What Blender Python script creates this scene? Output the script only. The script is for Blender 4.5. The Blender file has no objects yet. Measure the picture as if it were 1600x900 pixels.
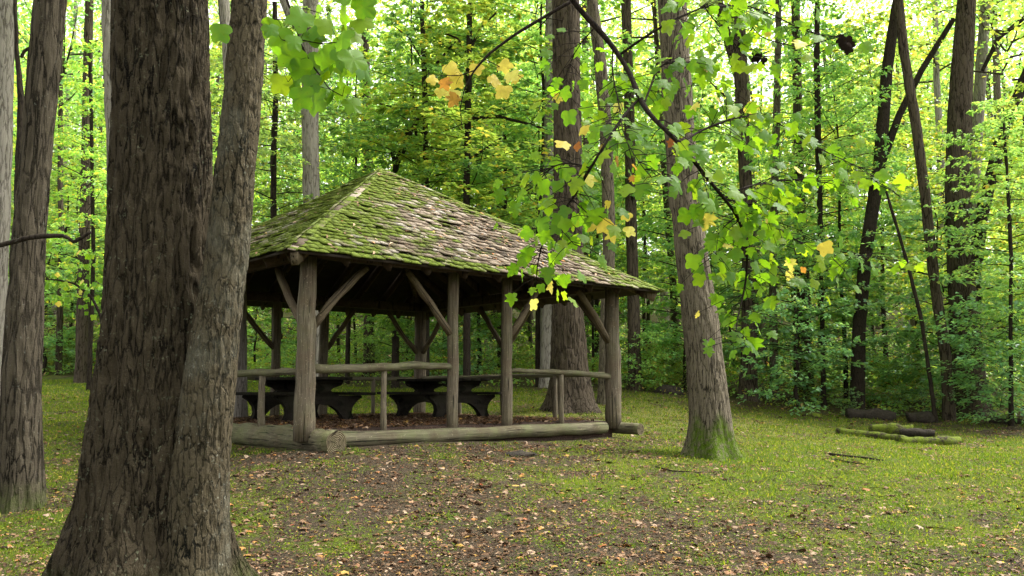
import bpy, math, random
import numpy as np
from mathutils import Vector
R = math.radians
scene = bpy.context.scene
COL = scene.collection
# ------------------------------------------------------------------ camera, sky, sun, exposure
FPX, PITCH, EYE = 1379.0, 6.58, 0.561
cam_d = bpy.data.cameras.new("camera"); cam = bpy.data.objects.new("camera", cam_d); COL.objects.link(cam)
cam_d.sensor_width = 36.0; cam_d.lens = 36.0 * FPX / 1600.0
cam_d.clip_start = 0.05; cam_d.clip_end = 2000
cam.location = (0, 0, EYE); cam.rotation_euler = (R(90 + PITCH), 0, 0)
scene.camera = cam
world = bpy.data.worlds.new("World"); scene.world = world; world.use_nodes = True
SUN_EL, SUN_AZ = 60.0, 75.0          # azimuth measured clockwise from +Y (the view direction)
wt = world.node_tree; wt.nodes.clear()
sky = wt.nodes.new("ShaderNodeTexSky"); sky.sky_type = 'NISHITA'; sky.sun_disc = False
sky.sun_elevation = R(SUN_EL); sky.sun_rotation = R(SUN_AZ); sky.dust_density = 4.0; sky.air_density = 1.0
hsv = wt.nodes.new("ShaderNodeHueSaturation"); hsv.inputs['Saturation'].default_value = 0.06; hsv.inputs['Value'].default_value = 1.0
bg = wt.nodes.new("ShaderNodeBackground"); bg.inputs[1].default_value = 0.15
wo = wt.nodes.new("ShaderNodeOutputWorld")
wt.links.new(sky.outputs[0], hsv.inputs['Color']); wt.links.new(hsv.outputs[0], bg.inputs[0]); wt.links.new(bg.outputs[0], wo.inputs[0])
sd = bpy.data.lights.new("sun", 'SUN'); sd.energy = 1.5; sd.angle = R(14); sd.color = (1.0, 0.96, 0.88)
sun = bpy.data.objects.new("sun", sd); COL.objects.link(sun)
sun.rotation_euler = (R(90 - SUN_EL), 0, R(180 - SUN_AZ)); sun.location = (20, 20, 60)
scene.view_settings.view_transform = 'Standard'; scene.view_settings.look = 'None'
scene.view_settings.exposure = 2.12; scene.view_settings.gamma = 1.0
scene.cycles.max_bounces = 8; scene.cycles.diffuse_bounces = 6; scene.cycles.transmission_bounces = 6
scene.cycles.use_denoising = True

# ------------------------------------------------------------------ helpers
rng = np.random.default_rng(7)
_c, _s = math.cos(R(PITCH)), math.sin(R(PITCH))
def pt(px, py, Y):
    x = (px - 800) / FPX; up = -(py - 450) / FPX
    fy = _c - up * _s; fz = _s + up * _c
    k = Y / fy
    return np.array([x * k, Y, EYE + fz * k])

_perm = np.random.default_rng(3).permutation(256); _perm = np.concatenate([_perm, _perm, _perm])
_grad = np.random.default_rng(4).normal(size=(256, 3)); _grad /= np.linalg.norm(_grad, axis=1)[:, None]
def perlin(P):
    P = np.asarray(P, float); I = np.floor(P).astype(int); F = P - I; I &= 255
    U = F * F * F * (F * (F * 6 - 15) + 10); out = 0
    for dx in (0, 1):
        for dy in (0, 1):
            for dz in (0, 1):
                h = _perm[_perm[_perm[(I[..., 0] + dx) & 255] + ((I[..., 1] + dy) & 255)] + ((I[..., 2] + dz) & 255)]
                g = _grad[h]; d = F - np.array([dx, dy, dz])
                w = (U[..., 0] if dx else 1 - U[..., 0]) * (U[..., 1] if dy else 1 - U[..., 1]) * (U[..., 2] if dz else 1 - U[..., 2])
                out = out + w * (g * d).sum(-1)
    return out * 1.6
def fbm(P, o=3):
    P = np.asarray(P, float); a = 1; r = 0
    for i in range(o):
        r = r + a * perlin(P * 2 ** i + i * 17.3); a *= .5
    return r

def mesh_arrays(name, V, loops, sizes, mats=None, mi=None, smooth=False, attrs=None):
    me = bpy.data.meshes.new(name)
    V = np.asarray(V, np.float32); loops = np.asarray(loops, np.int32); sizes = np.asarray(sizes, np.int32)
    me.vertices.add(len(V)); me.vertices.foreach_set("co", V.ravel())
    me.loops.add(len(loops)); me.loops.foreach_set("vertex_index", loops)
    me.polygons.add(len(sizes))
    st = np.concatenate([[0], np.cumsum(sizes)[:-1]]).astype(np.int32)
    me.polygons.foreach_set("loop_start", st)
    if mi is not None: me.polygons.foreach_set("material_index", np.asarray(mi, np.int32))
    if smooth: me.polygons.foreach_set("use_smooth", np.ones(len(sizes), bool))
    me.update(calc_edges=True)
    for k, v in (attrs or {}).items():
        a = me.attributes.new(k, 'FLOAT', 'POINT'); a.data.foreach_set("value", np.asarray(v, np.float32))
    for m in (mats or []): me.materials.append(m)
    return me

class MB:
    """collects shapes into one mesh"""
    def __init__(s): s.V = []; s.L = []; s.S = []; s.M = []; s.n = 0
    def add(s, V, F, mat=0):
        V = np.asarray(V, float); s.V.append(V)
        if isinstance(F, np.ndarray):
            s.L.append((F + s.n).ravel()); s.S.append(np.full(len(F), F.shape[1])); s.M.append(np.full(len(F), mat))
        else:
            for f in F:
                s.L.append(np.array(f) + s.n); s.S.append(np.array([len(f)])); s.M.append(np.array([mat]))
        s.n += len(V)
    def tube(s, path, rad, n=8, mat=0, cap=True, rough=0, seed=0, square=False):
        P = np.asarray(path, float); m = len(P); rad = np.broadcast_to(np.asarray(rad, float), (m,))
        T = np.gradient(P, axis=0); T /= np.linalg.norm(T, axis=1)[:, None] + 1e-9
        ref = np.array([0, 0, 1.]) if abs(T[0][2]) < .9 else np.array([0, 1., 0])
        A = np.cross(T, ref); A /= np.linalg.norm(A, axis=1)[:, None] + 1e-9
        B = np.cross(T, A)
        th = np.arange(n) * 2 * np.pi / n
        V = P[:, None, :] + (np.cos(th)[None, :, None] * A[:, None, :] + np.sin(th)[None, :, None] * B[:, None, :]) * rad[:, None, None]
        if rough:
            nz = fbm(V * 4 + seed, 2)[..., None]
            V = V + (V - P[:, None, :]) * nz * rough
        i = np.arange(m - 1)[:, None] * n; j = np.arange(n)[None, :]; k = (j + 1) % n
        F = np.stack([i + j, i + k, i + n + k, i + n + j], -1).reshape(-1, 4)
        s.add(V.reshape(-1, 3), F, mat)
        if cap:
            o = s.n - m * n
            s.L += [np.arange(n)[::-1] + o, np.arange(n) + o + (m - 1) * n]; s.S += [np.array([n]), np.array([n])]; s.M += [np.array([mat])] * 2
    def box(s, c, size, ax=None, mat=0, jit=0):
        ax = np.eye(3) if ax is None else np.asarray(ax, float)
        k = np.array([[x, y, z] for z in (-.5, .5) for y in (-.5, .5) for x in (-.5, .5)]) * np.asarray(size)
        if jit: k = k + rng.normal(0, jit, k.shape)
        F = np.array([[0, 2, 3, 1], [4, 5, 7, 6], [0, 1, 5, 4], [2, 6, 7, 3], [0, 4, 6, 2], [1, 3, 7, 5]])
        s.add(np.asarray(c) + k @ ax, F, mat)
    def mesh(s, name, mats, smooth=False, attrs=None):
        return mesh_arrays(name, np.concatenate(s.V), np.concatenate(s.L), np.concatenate(s.S), mats, np.concatenate(s.M), smooth, attrs)

def link(name, me, parent=None, loc=None):
    o = bpy.data.objects.new(name, me); COL.objects.link(o)
    if parent is not None: o.parent = parent
    if loc is not None: o.location = loc
    return o
def tag(o, label=None, cat=None, group=None, kind=None):
    if label: o['label'] = label
    if cat: o['category'] = cat
    if group: o['group'] = group
    if kind: o['kind'] = kind
    return o
def empty(name, loc, label, cat, group=None, rz=0):
    o = bpy.data.objects.new(name, None); COL.objects.link(o); o.location = loc; o.rotation_euler = (0, 0, rz)
    o.empty_display_size = .2
    return tag(o, label, cat, group)
def copy_tree(o, parent=None):
    c = o.copy(); COL.objects.link(c)
    if parent is not None: c.parent = parent
    for ch in [x for x in o.children]: copy_tree(ch, c)
    return c

# ------------------------------------------------------------------ materials
class NT:
    def __init__(s, name):
        s.m = bpy.data.materials.new(name); s.m.use_nodes = True; s.t = s.m.node_tree; s.t.nodes.clear()
        s.out = s.n("ShaderNodeOutputMaterial")
    def n(s, typ, **kw):
        nd = s.t.nodes.new(typ)
        for k, v in kw.items():
            if k.startswith("i_"):
                nd.inputs[k[2:].replace("_", " ")].default_value = v
            else: setattr(nd, k, v)
        return nd
    def l(s, a, b): s.t.links.new(a, b)
    def coord(s, scale=(1, 1, 1), kind='Object'):
        tc = s.n("ShaderNodeTexCoord"); mp = s.n("ShaderNodeMapping"); mp.inputs['Scale'].default_value = scale
        s.l(tc.outputs[kind], mp.inputs[0]); return mp.outputs[0]
    def noise(s, vec, scale, detail=4, rough=.55, dist=0):
        n = s.n("ShaderNodeTexNoise"); n.inputs['Scale'].default_value = scale; n.inputs['Detail'].default_value = detail
        n.inputs['Roughness'].default_value = rough; n.inputs['Distortion'].default_value = dist
        if vec is not None: s.l(vec, n.inputs['Vector'])
        return n.outputs['Fac']
    def ramp(s, fac, stops, interp='LINEAR'):
        r = s.n("ShaderNodeValToRGB"); r.color_ramp.interpolation = interp
        e = r.color_ramp.elements
        while len(e) < len(stops): e.new(.5)
        for i, (p, c) in enumerate(stops):
            e[i].position = p; e[i].color = (*c, 1) if len(c) == 3 else c
        s.l(fac, r.inputs[0]); return r.outputs[0]
    def step(s, fac, a, b): return s.ramp(fac, [(a, (0, 0, 0)), (b, (1, 1, 1))])
    def mix(s, f, a, b, typ='MIX'):
        m = s.n("ShaderNodeMix", data_type='RGBA', blend_type=typ)
        for v, i in ((f, 0), (a, 6), (b, 7)):
            if hasattr(v, 'is_linked') or hasattr(v, 'links'): s.l(v, m.inputs[i])
            else: m.inputs[i].default_value = v if i == 0 else (*v, 1)
        return m.outputs[2]
    def math(s, op, a, b=None):
        m = s.n("ShaderNodeMath", operation=op)
        for v, i in ((a, 0), (b, 1)):
            if v is None: continue
            if hasattr(v, 'links'): s.l(v, m.inputs[i])
            else: m.inputs[i].default_value = v
        return m.outputs[0]
    def attr(s, name):
        a = s.n("ShaderNodeAttribute", attribute_name=name); return a.outputs['Fac']
    def surf(s, col, rough=.85, bump=None, dist=.02, strength=1.0, spec=.3):
        p = s.n("ShaderNodeBsdfPrincipled")
        s.l(col, p.inputs['Base Color']) if hasattr(col, 'links') else setattr(p.inputs['Base Color'], 'default_value', (*col, 1))
        p.inputs['Roughness'].default_value = rough; p.inputs['Specular IOR Level'].default_value = spec
        if bump is not None:
            b = s.n("ShaderNodeBump"); b.inputs['Distance'].default_value = dist; b.inputs['Strength'].default_value = strength
            s.l(bump, b.inputs['Height']); s.l(b.outputs[0], p.inputs['Normal'])
        s.l(p.outputs[0], s.out.inputs[0]); return p

BK = .50
def bark(name, light, dark, sx=16, sz=2.6, depth=.03, lichen=0.0, lichen_col=(.20, .21, .17), patch=None, moss=(.06, .105, .004)):
    light = tuple(x * BK for x in light); dark = tuple(x * BK for x in dark); t = NT(name)
    v = t.coord((sx, sx, sz)); v1 = t.coord((1, 1, 1))
    w = t.noise(v, 1, 5, .6, .6)
    vo = t.n("ShaderNodeTexVoronoi", feature='DISTANCE_TO_EDGE'); 
    nv = t.n("ShaderNodeTexNoise"); nv.inputs['Scale'].default_value = .9; nv.inputs['Detail'].default_value = 3; t.l(v, nv.inputs['Vector'])
    vm = t.n("ShaderNodeVectorMath", operation='ADD'); sc = t.n("ShaderNodeVectorMath", operation='SCALE'); sc.inputs['Scale'].default_value = 1.6
    t.l(nv.outputs['Color'], sc.inputs[0]); t.l(v, vm.inputs[0]); t.l(sc.outputs[0], vm.inputs[1])
    t.l(vm.outputs[0], vo.inputs['Vector']); vo.inputs['Scale'].default_value = .8
    crack = t.step(vo.outputs['Distance'], .0, .15)
    rid = t.noise(t.coord((sx * 1.9, sx * 1.9, sz * .55)), 1, 4, .62, .8)
    fine = t.noise(v1, 60, 4, .7)
    h = t.math('ADD', t.math('ADD', t.math('MULTIPLY', crack, .28), t.math('MULTIPLY', rid, .75)), t.math('ADD', t.math('MULTIPLY', w, .55), t.math('MULTIPLY', fine, .35)))
    big = t.noise(v1, 2.2, 3, .6)
    hh = t.step(h, .88, 1.14)
    c = t.mix(hh, dark, light)
    c = t.mix(t.math('MULTIPLY', t.step(big, .35, .7), .45), c, tuple(x * 1.35 for x in light))
    if patch is not None:
        c = t.mix(t.math('MULTIPLY', t.step(t.noise(v1, 1.3, 4, .6), .5, .62), .8), c, patch)
    if lichen:
        sp = t.step(t.noise(v1, 34, 3, .6), .61, .67)
        reg = t.step(t.noise(v1, 2.7, 3, .6), .45, .62)
        c = t.mix(t.math('MULTIPLY', t.math('MULTIPLY', sp, reg), lichen), c, lichen_col)
    c = t.mix(t.math('MULTIPLY', t.attr("moss"), t.step(t.noise(v1, 14, 4, .7), .3, .55)), c, moss)
    c = t.mix(t.math('MULTIPLY', t.step(t.noise(v1, 95, 3, .65), .52, .72), .35), c, tuple(x * 2.1 for x in light))
    t.surf(c, .95, h, depth * 1.5, 1.0, .06)
    return t.m

M_OAK = bark("bark_oak_dark", (.108, .086, .055), (.007, .006, .004), 20, 3.6, .045, .75, (.17, .18, .12))
M_MAPLE = bark("bark_maple_scaly", (.130, .106, .066), (.010, .011, .008), 26, 8, .02, .9, (.20, .20, .16), patch=(.10, .095, .07))
M_ASH = bark("bark_ridged_brown", (.145, .12, .085), (.012, .010, .007), 15, 2.2, .035, .5)
M_RIDGE = bark("bark_ridged_grey", (.25, .21, .15), (.022, .018, .013), 25, 3.8, .025, .35)
M_PALE = bark("bark_pale_grey", (.42, .38, .32), (.13, .11, .09), 15, 2.4, .02, .25, (.3, .3, .26))
M_BROWN = bark("bark_brown", (.135, .106, .076), (.014, .011, .008), 14, 2.2, .03, .3)
M_THIN = bark("bark_dark_smooth", (.055, .043, .032), (.014, .011, .009), 22, 6, .008, .2)
M_TWIG = bark("bark_twig", (.040, .030, .024), (.012, .009, .008), 60, 30, .002, 0)

def leafmat(name, stops, trans=(.30, .42, .05), tf=.5, hue=.0, gloss=.4):
    """stops: ramp over the random value of each leaf"""
    t = NT(name)
    g = t.n("ShaderNodeNewGeometry"); oi = t.n("ShaderNodeObjectInfo")
    rnd = t.math('FRACT', t.math('ADD', g.outputs['Random Per Island'], t.math('MULTIPLY', oi.outputs['Random'], .0)))
    c = t.ramp(rnd, stops)
    # each plant a little different in tone
    if name in ('leaf_near', 'leaf_yellow', 'leaf_orange', 'leaf_litter'):      # mottling and spots within one leaf
        v_ = t.coord(); c = t.mix(t.math('MULTIPLY', t.step(t.noise(v_, 22, 4, .7),   .4, .7), .4), c, (.11, .17, .012) if name == 'leaf_near' else (.30, .20, .03) if name != 'leaf_litter' else (.16, .08, .03)); c = t.mix(t.math('MULTIPLY', t.step(t.noise(v_, 70, 3, .6), .66, .72), .7), c, (.05, .03, .01))
    hs = t.n("ShaderNodeHueSaturation"); t.l(c, hs.inputs['Color'])
    t.l(t.math('ADD', .5 - hue, t.math('MULTIPLY', oi.outputs['Random'], hue * 2)), hs.inputs['Hue'])
    t.l(t.math('ADD', .8, t.math('MULTIPLY', t.math('FRACT', t.math('MULTIPLY', oi.outputs['Random'], 7.31)), .5)), hs.inputs['Value'])
    c = hs.outputs[0]
    p = t.n("ShaderNodeBsdfPrincipled"); t.l(c, p.inputs['Base Color']); p.inputs['Roughness'].default_value = gloss
    p.inputs['Specular IOR Level'].default_value = {'leaf_near': .25, 'leaf_dead': .02, 'leaf_litter': .12, 'leaf_yellow': .15, 'leaf_orange': .15, 'grass_blade': .2}.get(name, .45)
    tr = t.n("ShaderNodeBsdfTranslucent")
    tc = t.mix(1.0, c, trans, 'MULTIPLY'); t.l(tc, tr.inputs[0])
    ad = t.n("ShaderNodeMixShader"); ad.inputs[0].default_value = tf
    t.l(p.outputs[0], ad.inputs[1]); t.l(tr.outputs[0], ad.inputs[2]); t.l(ad.outputs[0], t.out.inputs[0])
    return t.m
TR = (2.6, 2.2, 1.2)
ML_BRIGHT = leafmat("leaf_bright", [(0, (.12, .22, .055)), (.45, (.18, .32, .07)), (.8, (.27, .38, .09)), (.95, (.38, .40, .07)), (1, (.48, .34, .07))], TR, .5, .02, .3)
ML_GREEN = leafmat("leaf_green", [(0, (.085, .18, .065)), (.5, (.135, .27, .09)), (.9, (.20, .34, .10)), (1, (.32, .36, .07))], TR, .5, .02, .3)
ML_DEEP = leafmat("leaf_deep", [(0, (.07, .16, .075)), (.5, (.11, .25, .105)), (.9, (.17, .32, .13)), (1, (.26, .33, .08))], TR, .45, .015, .28)
ML_HERB = leafmat("leaf_herb", [(0, (.10, .19, .04)), (.5, (.16, .29, .06)), (.8, (.16, .24, .04)), (.93, (.32, .30, .06)), (1, (.22, .11, .04))], TR, .4, .01)
ML_NEAR = leafmat("leaf_near", [(0, (.05, .135, .012)), (.5, (.075, .18, .014)), (.85, (.105, .215, .016)), (1, (.17, .26, .02))], (2.7, 2.3, .8), .55, 0, .5)
ML_YEL = leafmat("leaf_yellow", [(0, (.45, .36, .05)), (.6, (.56, .47, .08)), (1, (.52, .50, .12))], (1.5, 1.5, 1.2), .45, 0)
ML_ORA = leafmat("leaf_orange", [(0, (.24, .07, .02)), (.5, (.30, .14, .03)), (1, (.34, .24, .05))], (1.6, 1.4, 1.0), .45, 0)
ML_DEAD = leafmat("leaf_dead", [(0, (.006, .005, .004)), (1, (.016, .011, .008))], (1, 1, 1), .1, 0, .95)
ML_LITTER = leafmat("leaf_litter", [(0, (.02, .012, .007)), (.3, (.065, .036, .02)), (.55, (.14, .08, .045)), (.76, (.26, .165, .10)), (.88, (.42, .31, .22)), (.92, (.40, .17, .06)), (.97, (.45, .30, .08)), (1, (.30, .08, .04))], (1, .9, .8), .12, 0, .6)
M_GRASS = leafmat("grass_blade", [(0, (.035, .075, .005)), (.6, (.080, .13, .009)), (.9, (.15, .18, .018)), (1, (.26, .22, .07))], (2.2, 2.0, .8), .4, 0, .75)

def wood(name, light, dark, green=.0, sx=(20, 20, 2), rough=.8):
    t = NT(name); v = t.coord(sx); v1 = t.coord()
    g = t.noise(v, 1, 6, .65, .4); f = t.noise(v, 4, 3, .6)
    h = t.math('ADD', g, t.math('MULTIPLY', f, .4))
    c = t.mix(t.step(h, .45, .95), dark, light)
    c = t.mix(t.math('MULTIPLY', t.step(t.noise(v1, 3.1, 4, .6), .42, .66), .6), c, (light[0] * .5, light[1] * .42, light[2] * .34)); c = t.mix(t.math('MULTIPLY', t.step(t.noise(v1, 38, 3, .6), .62, .70), .6), c, tuple(x * 1.7 for x in light))
    ck = t.step(t.noise(t.coord((sx[0] * 1.5, sx[1] * 1.5, sx[2] * .35)), 1, 2, .5), .33, .40)
    c = t.mix(ck, tuple(x * .35 for x in dark), c); h = t.math('ADD', h, t.math('MULTIPLY', ck, .8))
    if green: c = t.mix(t.math('MULTIPLY', t.step(t.noise(v1, 2.3, 5, .7), .42, .62), green), c, (.13, .155, .06))
    t.surf(c, rough, h, .012, .8, .12 if rough < .9 else .05); return t.m
M_POST = wood("weathered_post", (.185, .152, .108), (.028, .022, .015), .18, (34, 34, 1.6))
M_POSTU = wood("weathered_brace", (.16, .125, .08), (.03, .022, .014), .1, (30, 30, 1.8))
M_LOG = wood("weathered_log", (.155, .135, .088), (.028, .024, .015), .40, (26, 26, 1.3))
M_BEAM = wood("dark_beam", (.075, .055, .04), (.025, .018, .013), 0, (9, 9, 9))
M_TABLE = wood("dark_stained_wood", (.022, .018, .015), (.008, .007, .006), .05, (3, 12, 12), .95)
def endgrain(name):
    t = NT(name); tc = t.n("ShaderNodeTexCoord")
    w = t.n("ShaderNodeTexWave", wave_type='RINGS', rings_direction='Z'); w.inputs['Scale'].default_value = 14; w.inputs['Distortion'].default_value = 2; w.inputs['Detail'].default_value = 3
    t.l(tc.outputs['Object'], w.inputs[0])
    v = t.coord(); n = t.noise(v, 9, 5, .7)
    c = t.mix(t.math('MULTIPLY', w.outputs['Fac'], .75), (.17, .14, .088), (.05, .038, .024)); c = t.mix(t.math('MULTIPLY', t.step(n, .45, .65), .7), c, (.075, .07, .035)); c = t.mix(t.step(t.noise(v, 5, 3, .5, 2.5), .34, .42), (.02, .015, .01), c)
    t.surf(c, .9, t.math('ADD', n, w.outputs['Fac']), .012, .9, .05); return t.m
M_END = endgrain("log_end_grain")

def shingle_mat():
    t = NT("mossy_wood_shingle"); g = t.n("ShaderNodeNewGeometry"); v = t.coord(); v2 = t.coord((1, 1, 1.4))
    base = t.ramp(g.outputs['Random Per Island'], [(0, (.045, .036, .027)), (.3, (.12, .088, .062)), (.6, (.19, .148, .108)), (.85, (.29, .232, .178)), (1, (.33, .30, .255))])
    gr = t.noise(v, 45, 4, .7); base = t.mix(t.math('MULTIPLY', t.step(gr, .45, .75), .55), base, (.09, .06, .045))
    a = t.attr("moss"); n1 = t.noise(v, 1.6, 5, .65); n2 = t.noise(v, 11, 4, .7)
    isl = t.math('MULTIPLY', g.outputs['Random Per Island'], .28)
    k = t.math('ADD', t.math('ADD', a, t.math('MULTIPLY', n1, 1.0)), t.math('ADD', t.math('MULTIPLY', n2, .55), t.math('MULTIPLY', isl, -1)))
    mk = t.math('MULTIPLY', t.step(k, .80, 1.10), .92)
    mossc = t.ramp(t.noise(v, 24, 4, .7), [(.25, (.028, .042, .004)), (.5, (.095, .135, .010)), (.75, (.19, .235, .025))])
    c = t.mix(mk, base, mossc)
    t.surf(c, .92, t.math('ADD', t.noise(v, 60, 4, .7), t.math('MULTIPLY', mk, .6)), .012, .9, .2); return t.m
M_SHING = shingle_mat()

def ground_mat():
    t = NT("mossy_lawn"); v = t.coord()
    gm = t.attr("green"); dry = t.attr("dry")
    n1 = t.noise(v, 2.2, 5, .7); n2 = t.noise(v, 15, 5, .78); n3 = t.noise(v, 55, 4, .8); n4 = t.noise(v, .7, 3, .6)
    k = t.math('ADD', gm, t.math('ADD', t.math('MULTIPLY', t.math('SUBTRACT', n1, .5), 1.0), t.math('MULTIPLY', t.math('SUBTRACT', n2, .5), 2.4)))
    mk = t.step(k, .30, .66)
    dirt = t.ramp(n3, [(.32, (.014, .010, .006)), (.48, (.050, .036, .023)), (.62, (.105, .076, .048)), (.75, (.20, .15, .10))])
    dirt = t.mix(t.math('MULTIPLY', t.step(n1, .4, .65), .5), dirt, (.045, .038, .02))
    grass = t.ramp(n3, [(.28, (.018, .034, .003)), (.5, (.060, .092, .006)), (.65, (.110, .150, .009)), (.8, (.19, .215, .022))])
    grass = t.mix(t.math('MULTIPLY', t.step(t.noise(v, 5.5, 4, .7), .52, .68), .7), grass, (.035, .052, .006)); grass = t.mix(t.math('MULTIPLY', t.step(n4, .42, .6), .45), grass, (.15, .165, .006))
    grass = t.mix(t.math('MULTIPLY', dry, .6), grass, (.24, .23, .07))  # blends the grass towards a paler yellow
    c = t.mix(mk, dirt, grass)
    t.surf(c, .95, t.math('ADD', n3, t.math('MULTIPLY', n2, 1.2)), .05, .9, .15); return t.m
M_GROUND = ground_mat()
def simple(name, stops, scale=12, rough=.9, dist=.02, moss=0):
    t = NT(name); v = t.coord(); n = t.noise(v, scale, 6, .7); c = t.ramp(n, stops)
    if moss: c = t.mix(t.math('MULTIPLY', t.step(t.noise(v, 7, 5, .75), .5 - moss * .25, .62 - moss * .2), 1.0), c, (.095, .125, .010))
    t.surf(c, rough, n, dist, 1.0, .2); return t.m
M_FLOOR = simple("dirt_floor", [(.3, (.018, .011, .008)), (.5, (.055, .034, .025)), (.65, (.10, .065, .047)), (.8, (.18, .12, .09))], 42)
M_ROCK = simple("stone", [(.3, (.05, .045, .04)), (.6, (.14, .13, .11)), (.8, (.24, .22, .19))], 9, .9, .03, .35)
M_ROT = simple("rotten_log", [(.3, (.012, .010, .008)), (.6, (.035, .028, .02)), (.8, (.06, .048, .035))], 10, .9, .05, 0)
M_MOSSLOG = simple("moss_covered_log", [(.3, (.015, .011, .007)), (.6, (.05, .038, .026)), (.8, (.10, .08, .055))], 10, .95, .06, .35)
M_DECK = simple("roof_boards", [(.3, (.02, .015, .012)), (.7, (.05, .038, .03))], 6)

# ------------------------------------------------------------------ pavilion frame of reference
AZ = R(40.676); U = np.array([math.cos(AZ), math.sin(AZ)]); Vv = np.array([-math.sin(AZ), math.cos(AZ)])
PX0, PY0 = -2.784, 11.956
W, L = 6.06, 6.04
def pav_local(x, y):
    dx, dy = x - PX0, y - PY0
    return dx * U[0] + dy * U[1], dx * Vv[0] + dy * Vv[1]

# ------------------------------------------------------------------ terrain
ctrl = [(0, 0, -1.05), (-7, 0, -1.1), (7, 0, -1.1), (0, -12, -1.2), (-12, -12, -1.2), (12, -12, -1.2)]
for a in [(230, 925, 6.5), (800, 900, 7.2), (1600, 900, 7.6), (0, 900, 7.2), (35, 795, 9.6), (600, 760, 10.07), (490, 706, 11.6), (1000, 780, 10.2), (1350, 780, 10.6),
          (720, 688, 13.8), (985, 684, 15.9), (1110, 712, 13.8), (1400, 690, 19.5), (1500, 657, 24), (1600, 760, 11.3), (1300, 642, 26), (1600, 662, 23),
          (1050, 612, 27), (895, 642, 20.5), (600, 602, 28), (100, 587, 34), (100, 640, 20), (100, 700, 13.5), (300, 720, 11.8)]:
    ctrl.append(tuple(pt(*a)))
ctrl += [(-6.7, 16.5, -.07), (-2.1, 20.4, -.07), (-2.5, 16.2, -.25), (-26, 34, 1.6), (-15, 15, -.1), (14, 14, -.6), (20, 24, -.1),
         (-40, 50, 4.5), (0, 45, 2.4), (0, 55, 3.8), (40, 50, 2.3), (-60, 85, 13), (0, 85, 9.5), (60, 85, 9), (0, 130, 18), (-110, 130, 22), (110, 130, 17), (-90, 10, 1), (90, 10, -1), (0, -40, -1.5)]
ctrl = np.array(ctrl)
def _k(r2): return .5 * r2 * np.log(r2 + 1e-9)
def _tps():
    n = len(ctrl); X = ctrl[:, :2]
    K = _k(((X[:, None] - X[None]) ** 2).sum(-1)) + np.eye(n) * .8
    P = np.c_[np.ones(n), X]; A = np.zeros((n + 3, n + 3)); A[:n, :n] = K; A[:n, n:] = P; A[n:, :n] = P.T
    return np.linalg.solve(A, np.r_[ctrl[:, 2], 0, 0, 0])
_w = _tps()
def gz(x, y):
    x = np.asarray(x, float); y = np.asarray(y, float); sh = np.broadcast(x, y).shape
    Q = np.c_[np.broadcast_to(x, sh).ravel(), np.broadcast_to(y, sh).ravel()]; out = np.empty(len(Q))
    for i in range(0, len(Q), 20000):
        q = Q[i:i + 20000]
        out[i:i + 20000] = _k(((q[:, None] - ctrl[None, :, :2]) ** 2).sum(-1)) @ _w[:len(ctrl)] + _w[-3] + q @ _w[-2:]
    P3 = np.c_[Q, np.zeros(len(Q))]
    out += .035 * fbm(P3 * .8, 3) + .10 * perlin(P3 * .12) * np.clip((Q[:, 1] - 18) / 20, 0, 3)
    # kept below the pavilion's raised floor
    s, t = pav_local(Q[:, 0], Q[:, 1]); ins = (s > -.05) & (s < W + .05) & (t > -.05) & (t < L + .05)
    out = np.where(ins, np.minimum(out, -.06), out)
    return out.reshape(sh) if sh else float(out[0])
# cover of moss and grass: 0 bare soil .. 1 green
blobs = [(620, 745, 10.4, 2.2, -.12), (420, 735, 11, 1.6, -.20), (800, 705, 13, 1.6, -.20), (900, 880, 7.5, 1.3, -.09), (700, 880, 7.4, .7, -.16), (1150, 830, 8.7, 1.0, -.20),
         (560, 690, 12.2, .9, -.2), (700, 800, 9.2, .9, -.1), (420, 690, 12.2, .6, .25), (60, 850, 8.2, 1., .15), (1350, 730, 13.5, 4, .16), (1120, 715, 13.6, 1.0, .25),
         (1000, 660, 18, 1.6, -.15), (1560, 660, 22.5, 1.5, -.4), (1200, 640, 25, 1.5, -.25), (900, 690, 14.8, 1.6, -.35)]
bl = np.array([[*pt(a, b, c)[:2], s, k] for a, b, c, s, k in blobs])
def green(x, y):
    x = np.asarray(x, float); y = np.asarray(y, float)
    g = .57 + .08 * np.clip((y - 10) / 6, -1, 1)
    for bx, by, s, k in bl: g = g + k * np.exp(-((x - bx) ** 2 + (y - by) ** 2) / (2 * s * s))
    g = g + .16 * fbm(np.stack([x * .5, y * .5, 0 * x], -1), 3) + .34 * fbm(np.stack([x * 1.7, y * 1.7, 0 * x + 4], -1), 3) - .10 * np.clip((11 - y) / 4, 0, 1)
    edge = lawn_depth(x) - y
    return np.where(edge < 0, np.minimum(g, .35), g)
def lawn_depth(x):      # distance of the wood's edge from the camera
    return np.interp(x, [-30, -16, -10, -4, 0, 4, 8, 12, 16, 30], [33, 33, 31, 27.5, 26.5, 26, 25, 24, 23, 20])
def paleness(x, y):  # weight of the paler yellow grass tone, in soft round patches
    d = 0
    for a, b, c, s, k in [(1000, 640, 22, 2.2, .8), (1150, 655, 19, 1.8, .7), (1560, 700, 17, 2, .3), (900, 655, 19, 1.5, .6)]:
        bx, by = pt(a, b, c)[:2]; d = d + k * np.exp(-((x - bx) ** 2 + (y - by) ** 2) / (2 * s * s))
    return np.clip(d + .2 * perlin(np.stack([x * .6, y * .6, 0 * x + 3], -1)), 0, 1)
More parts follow.
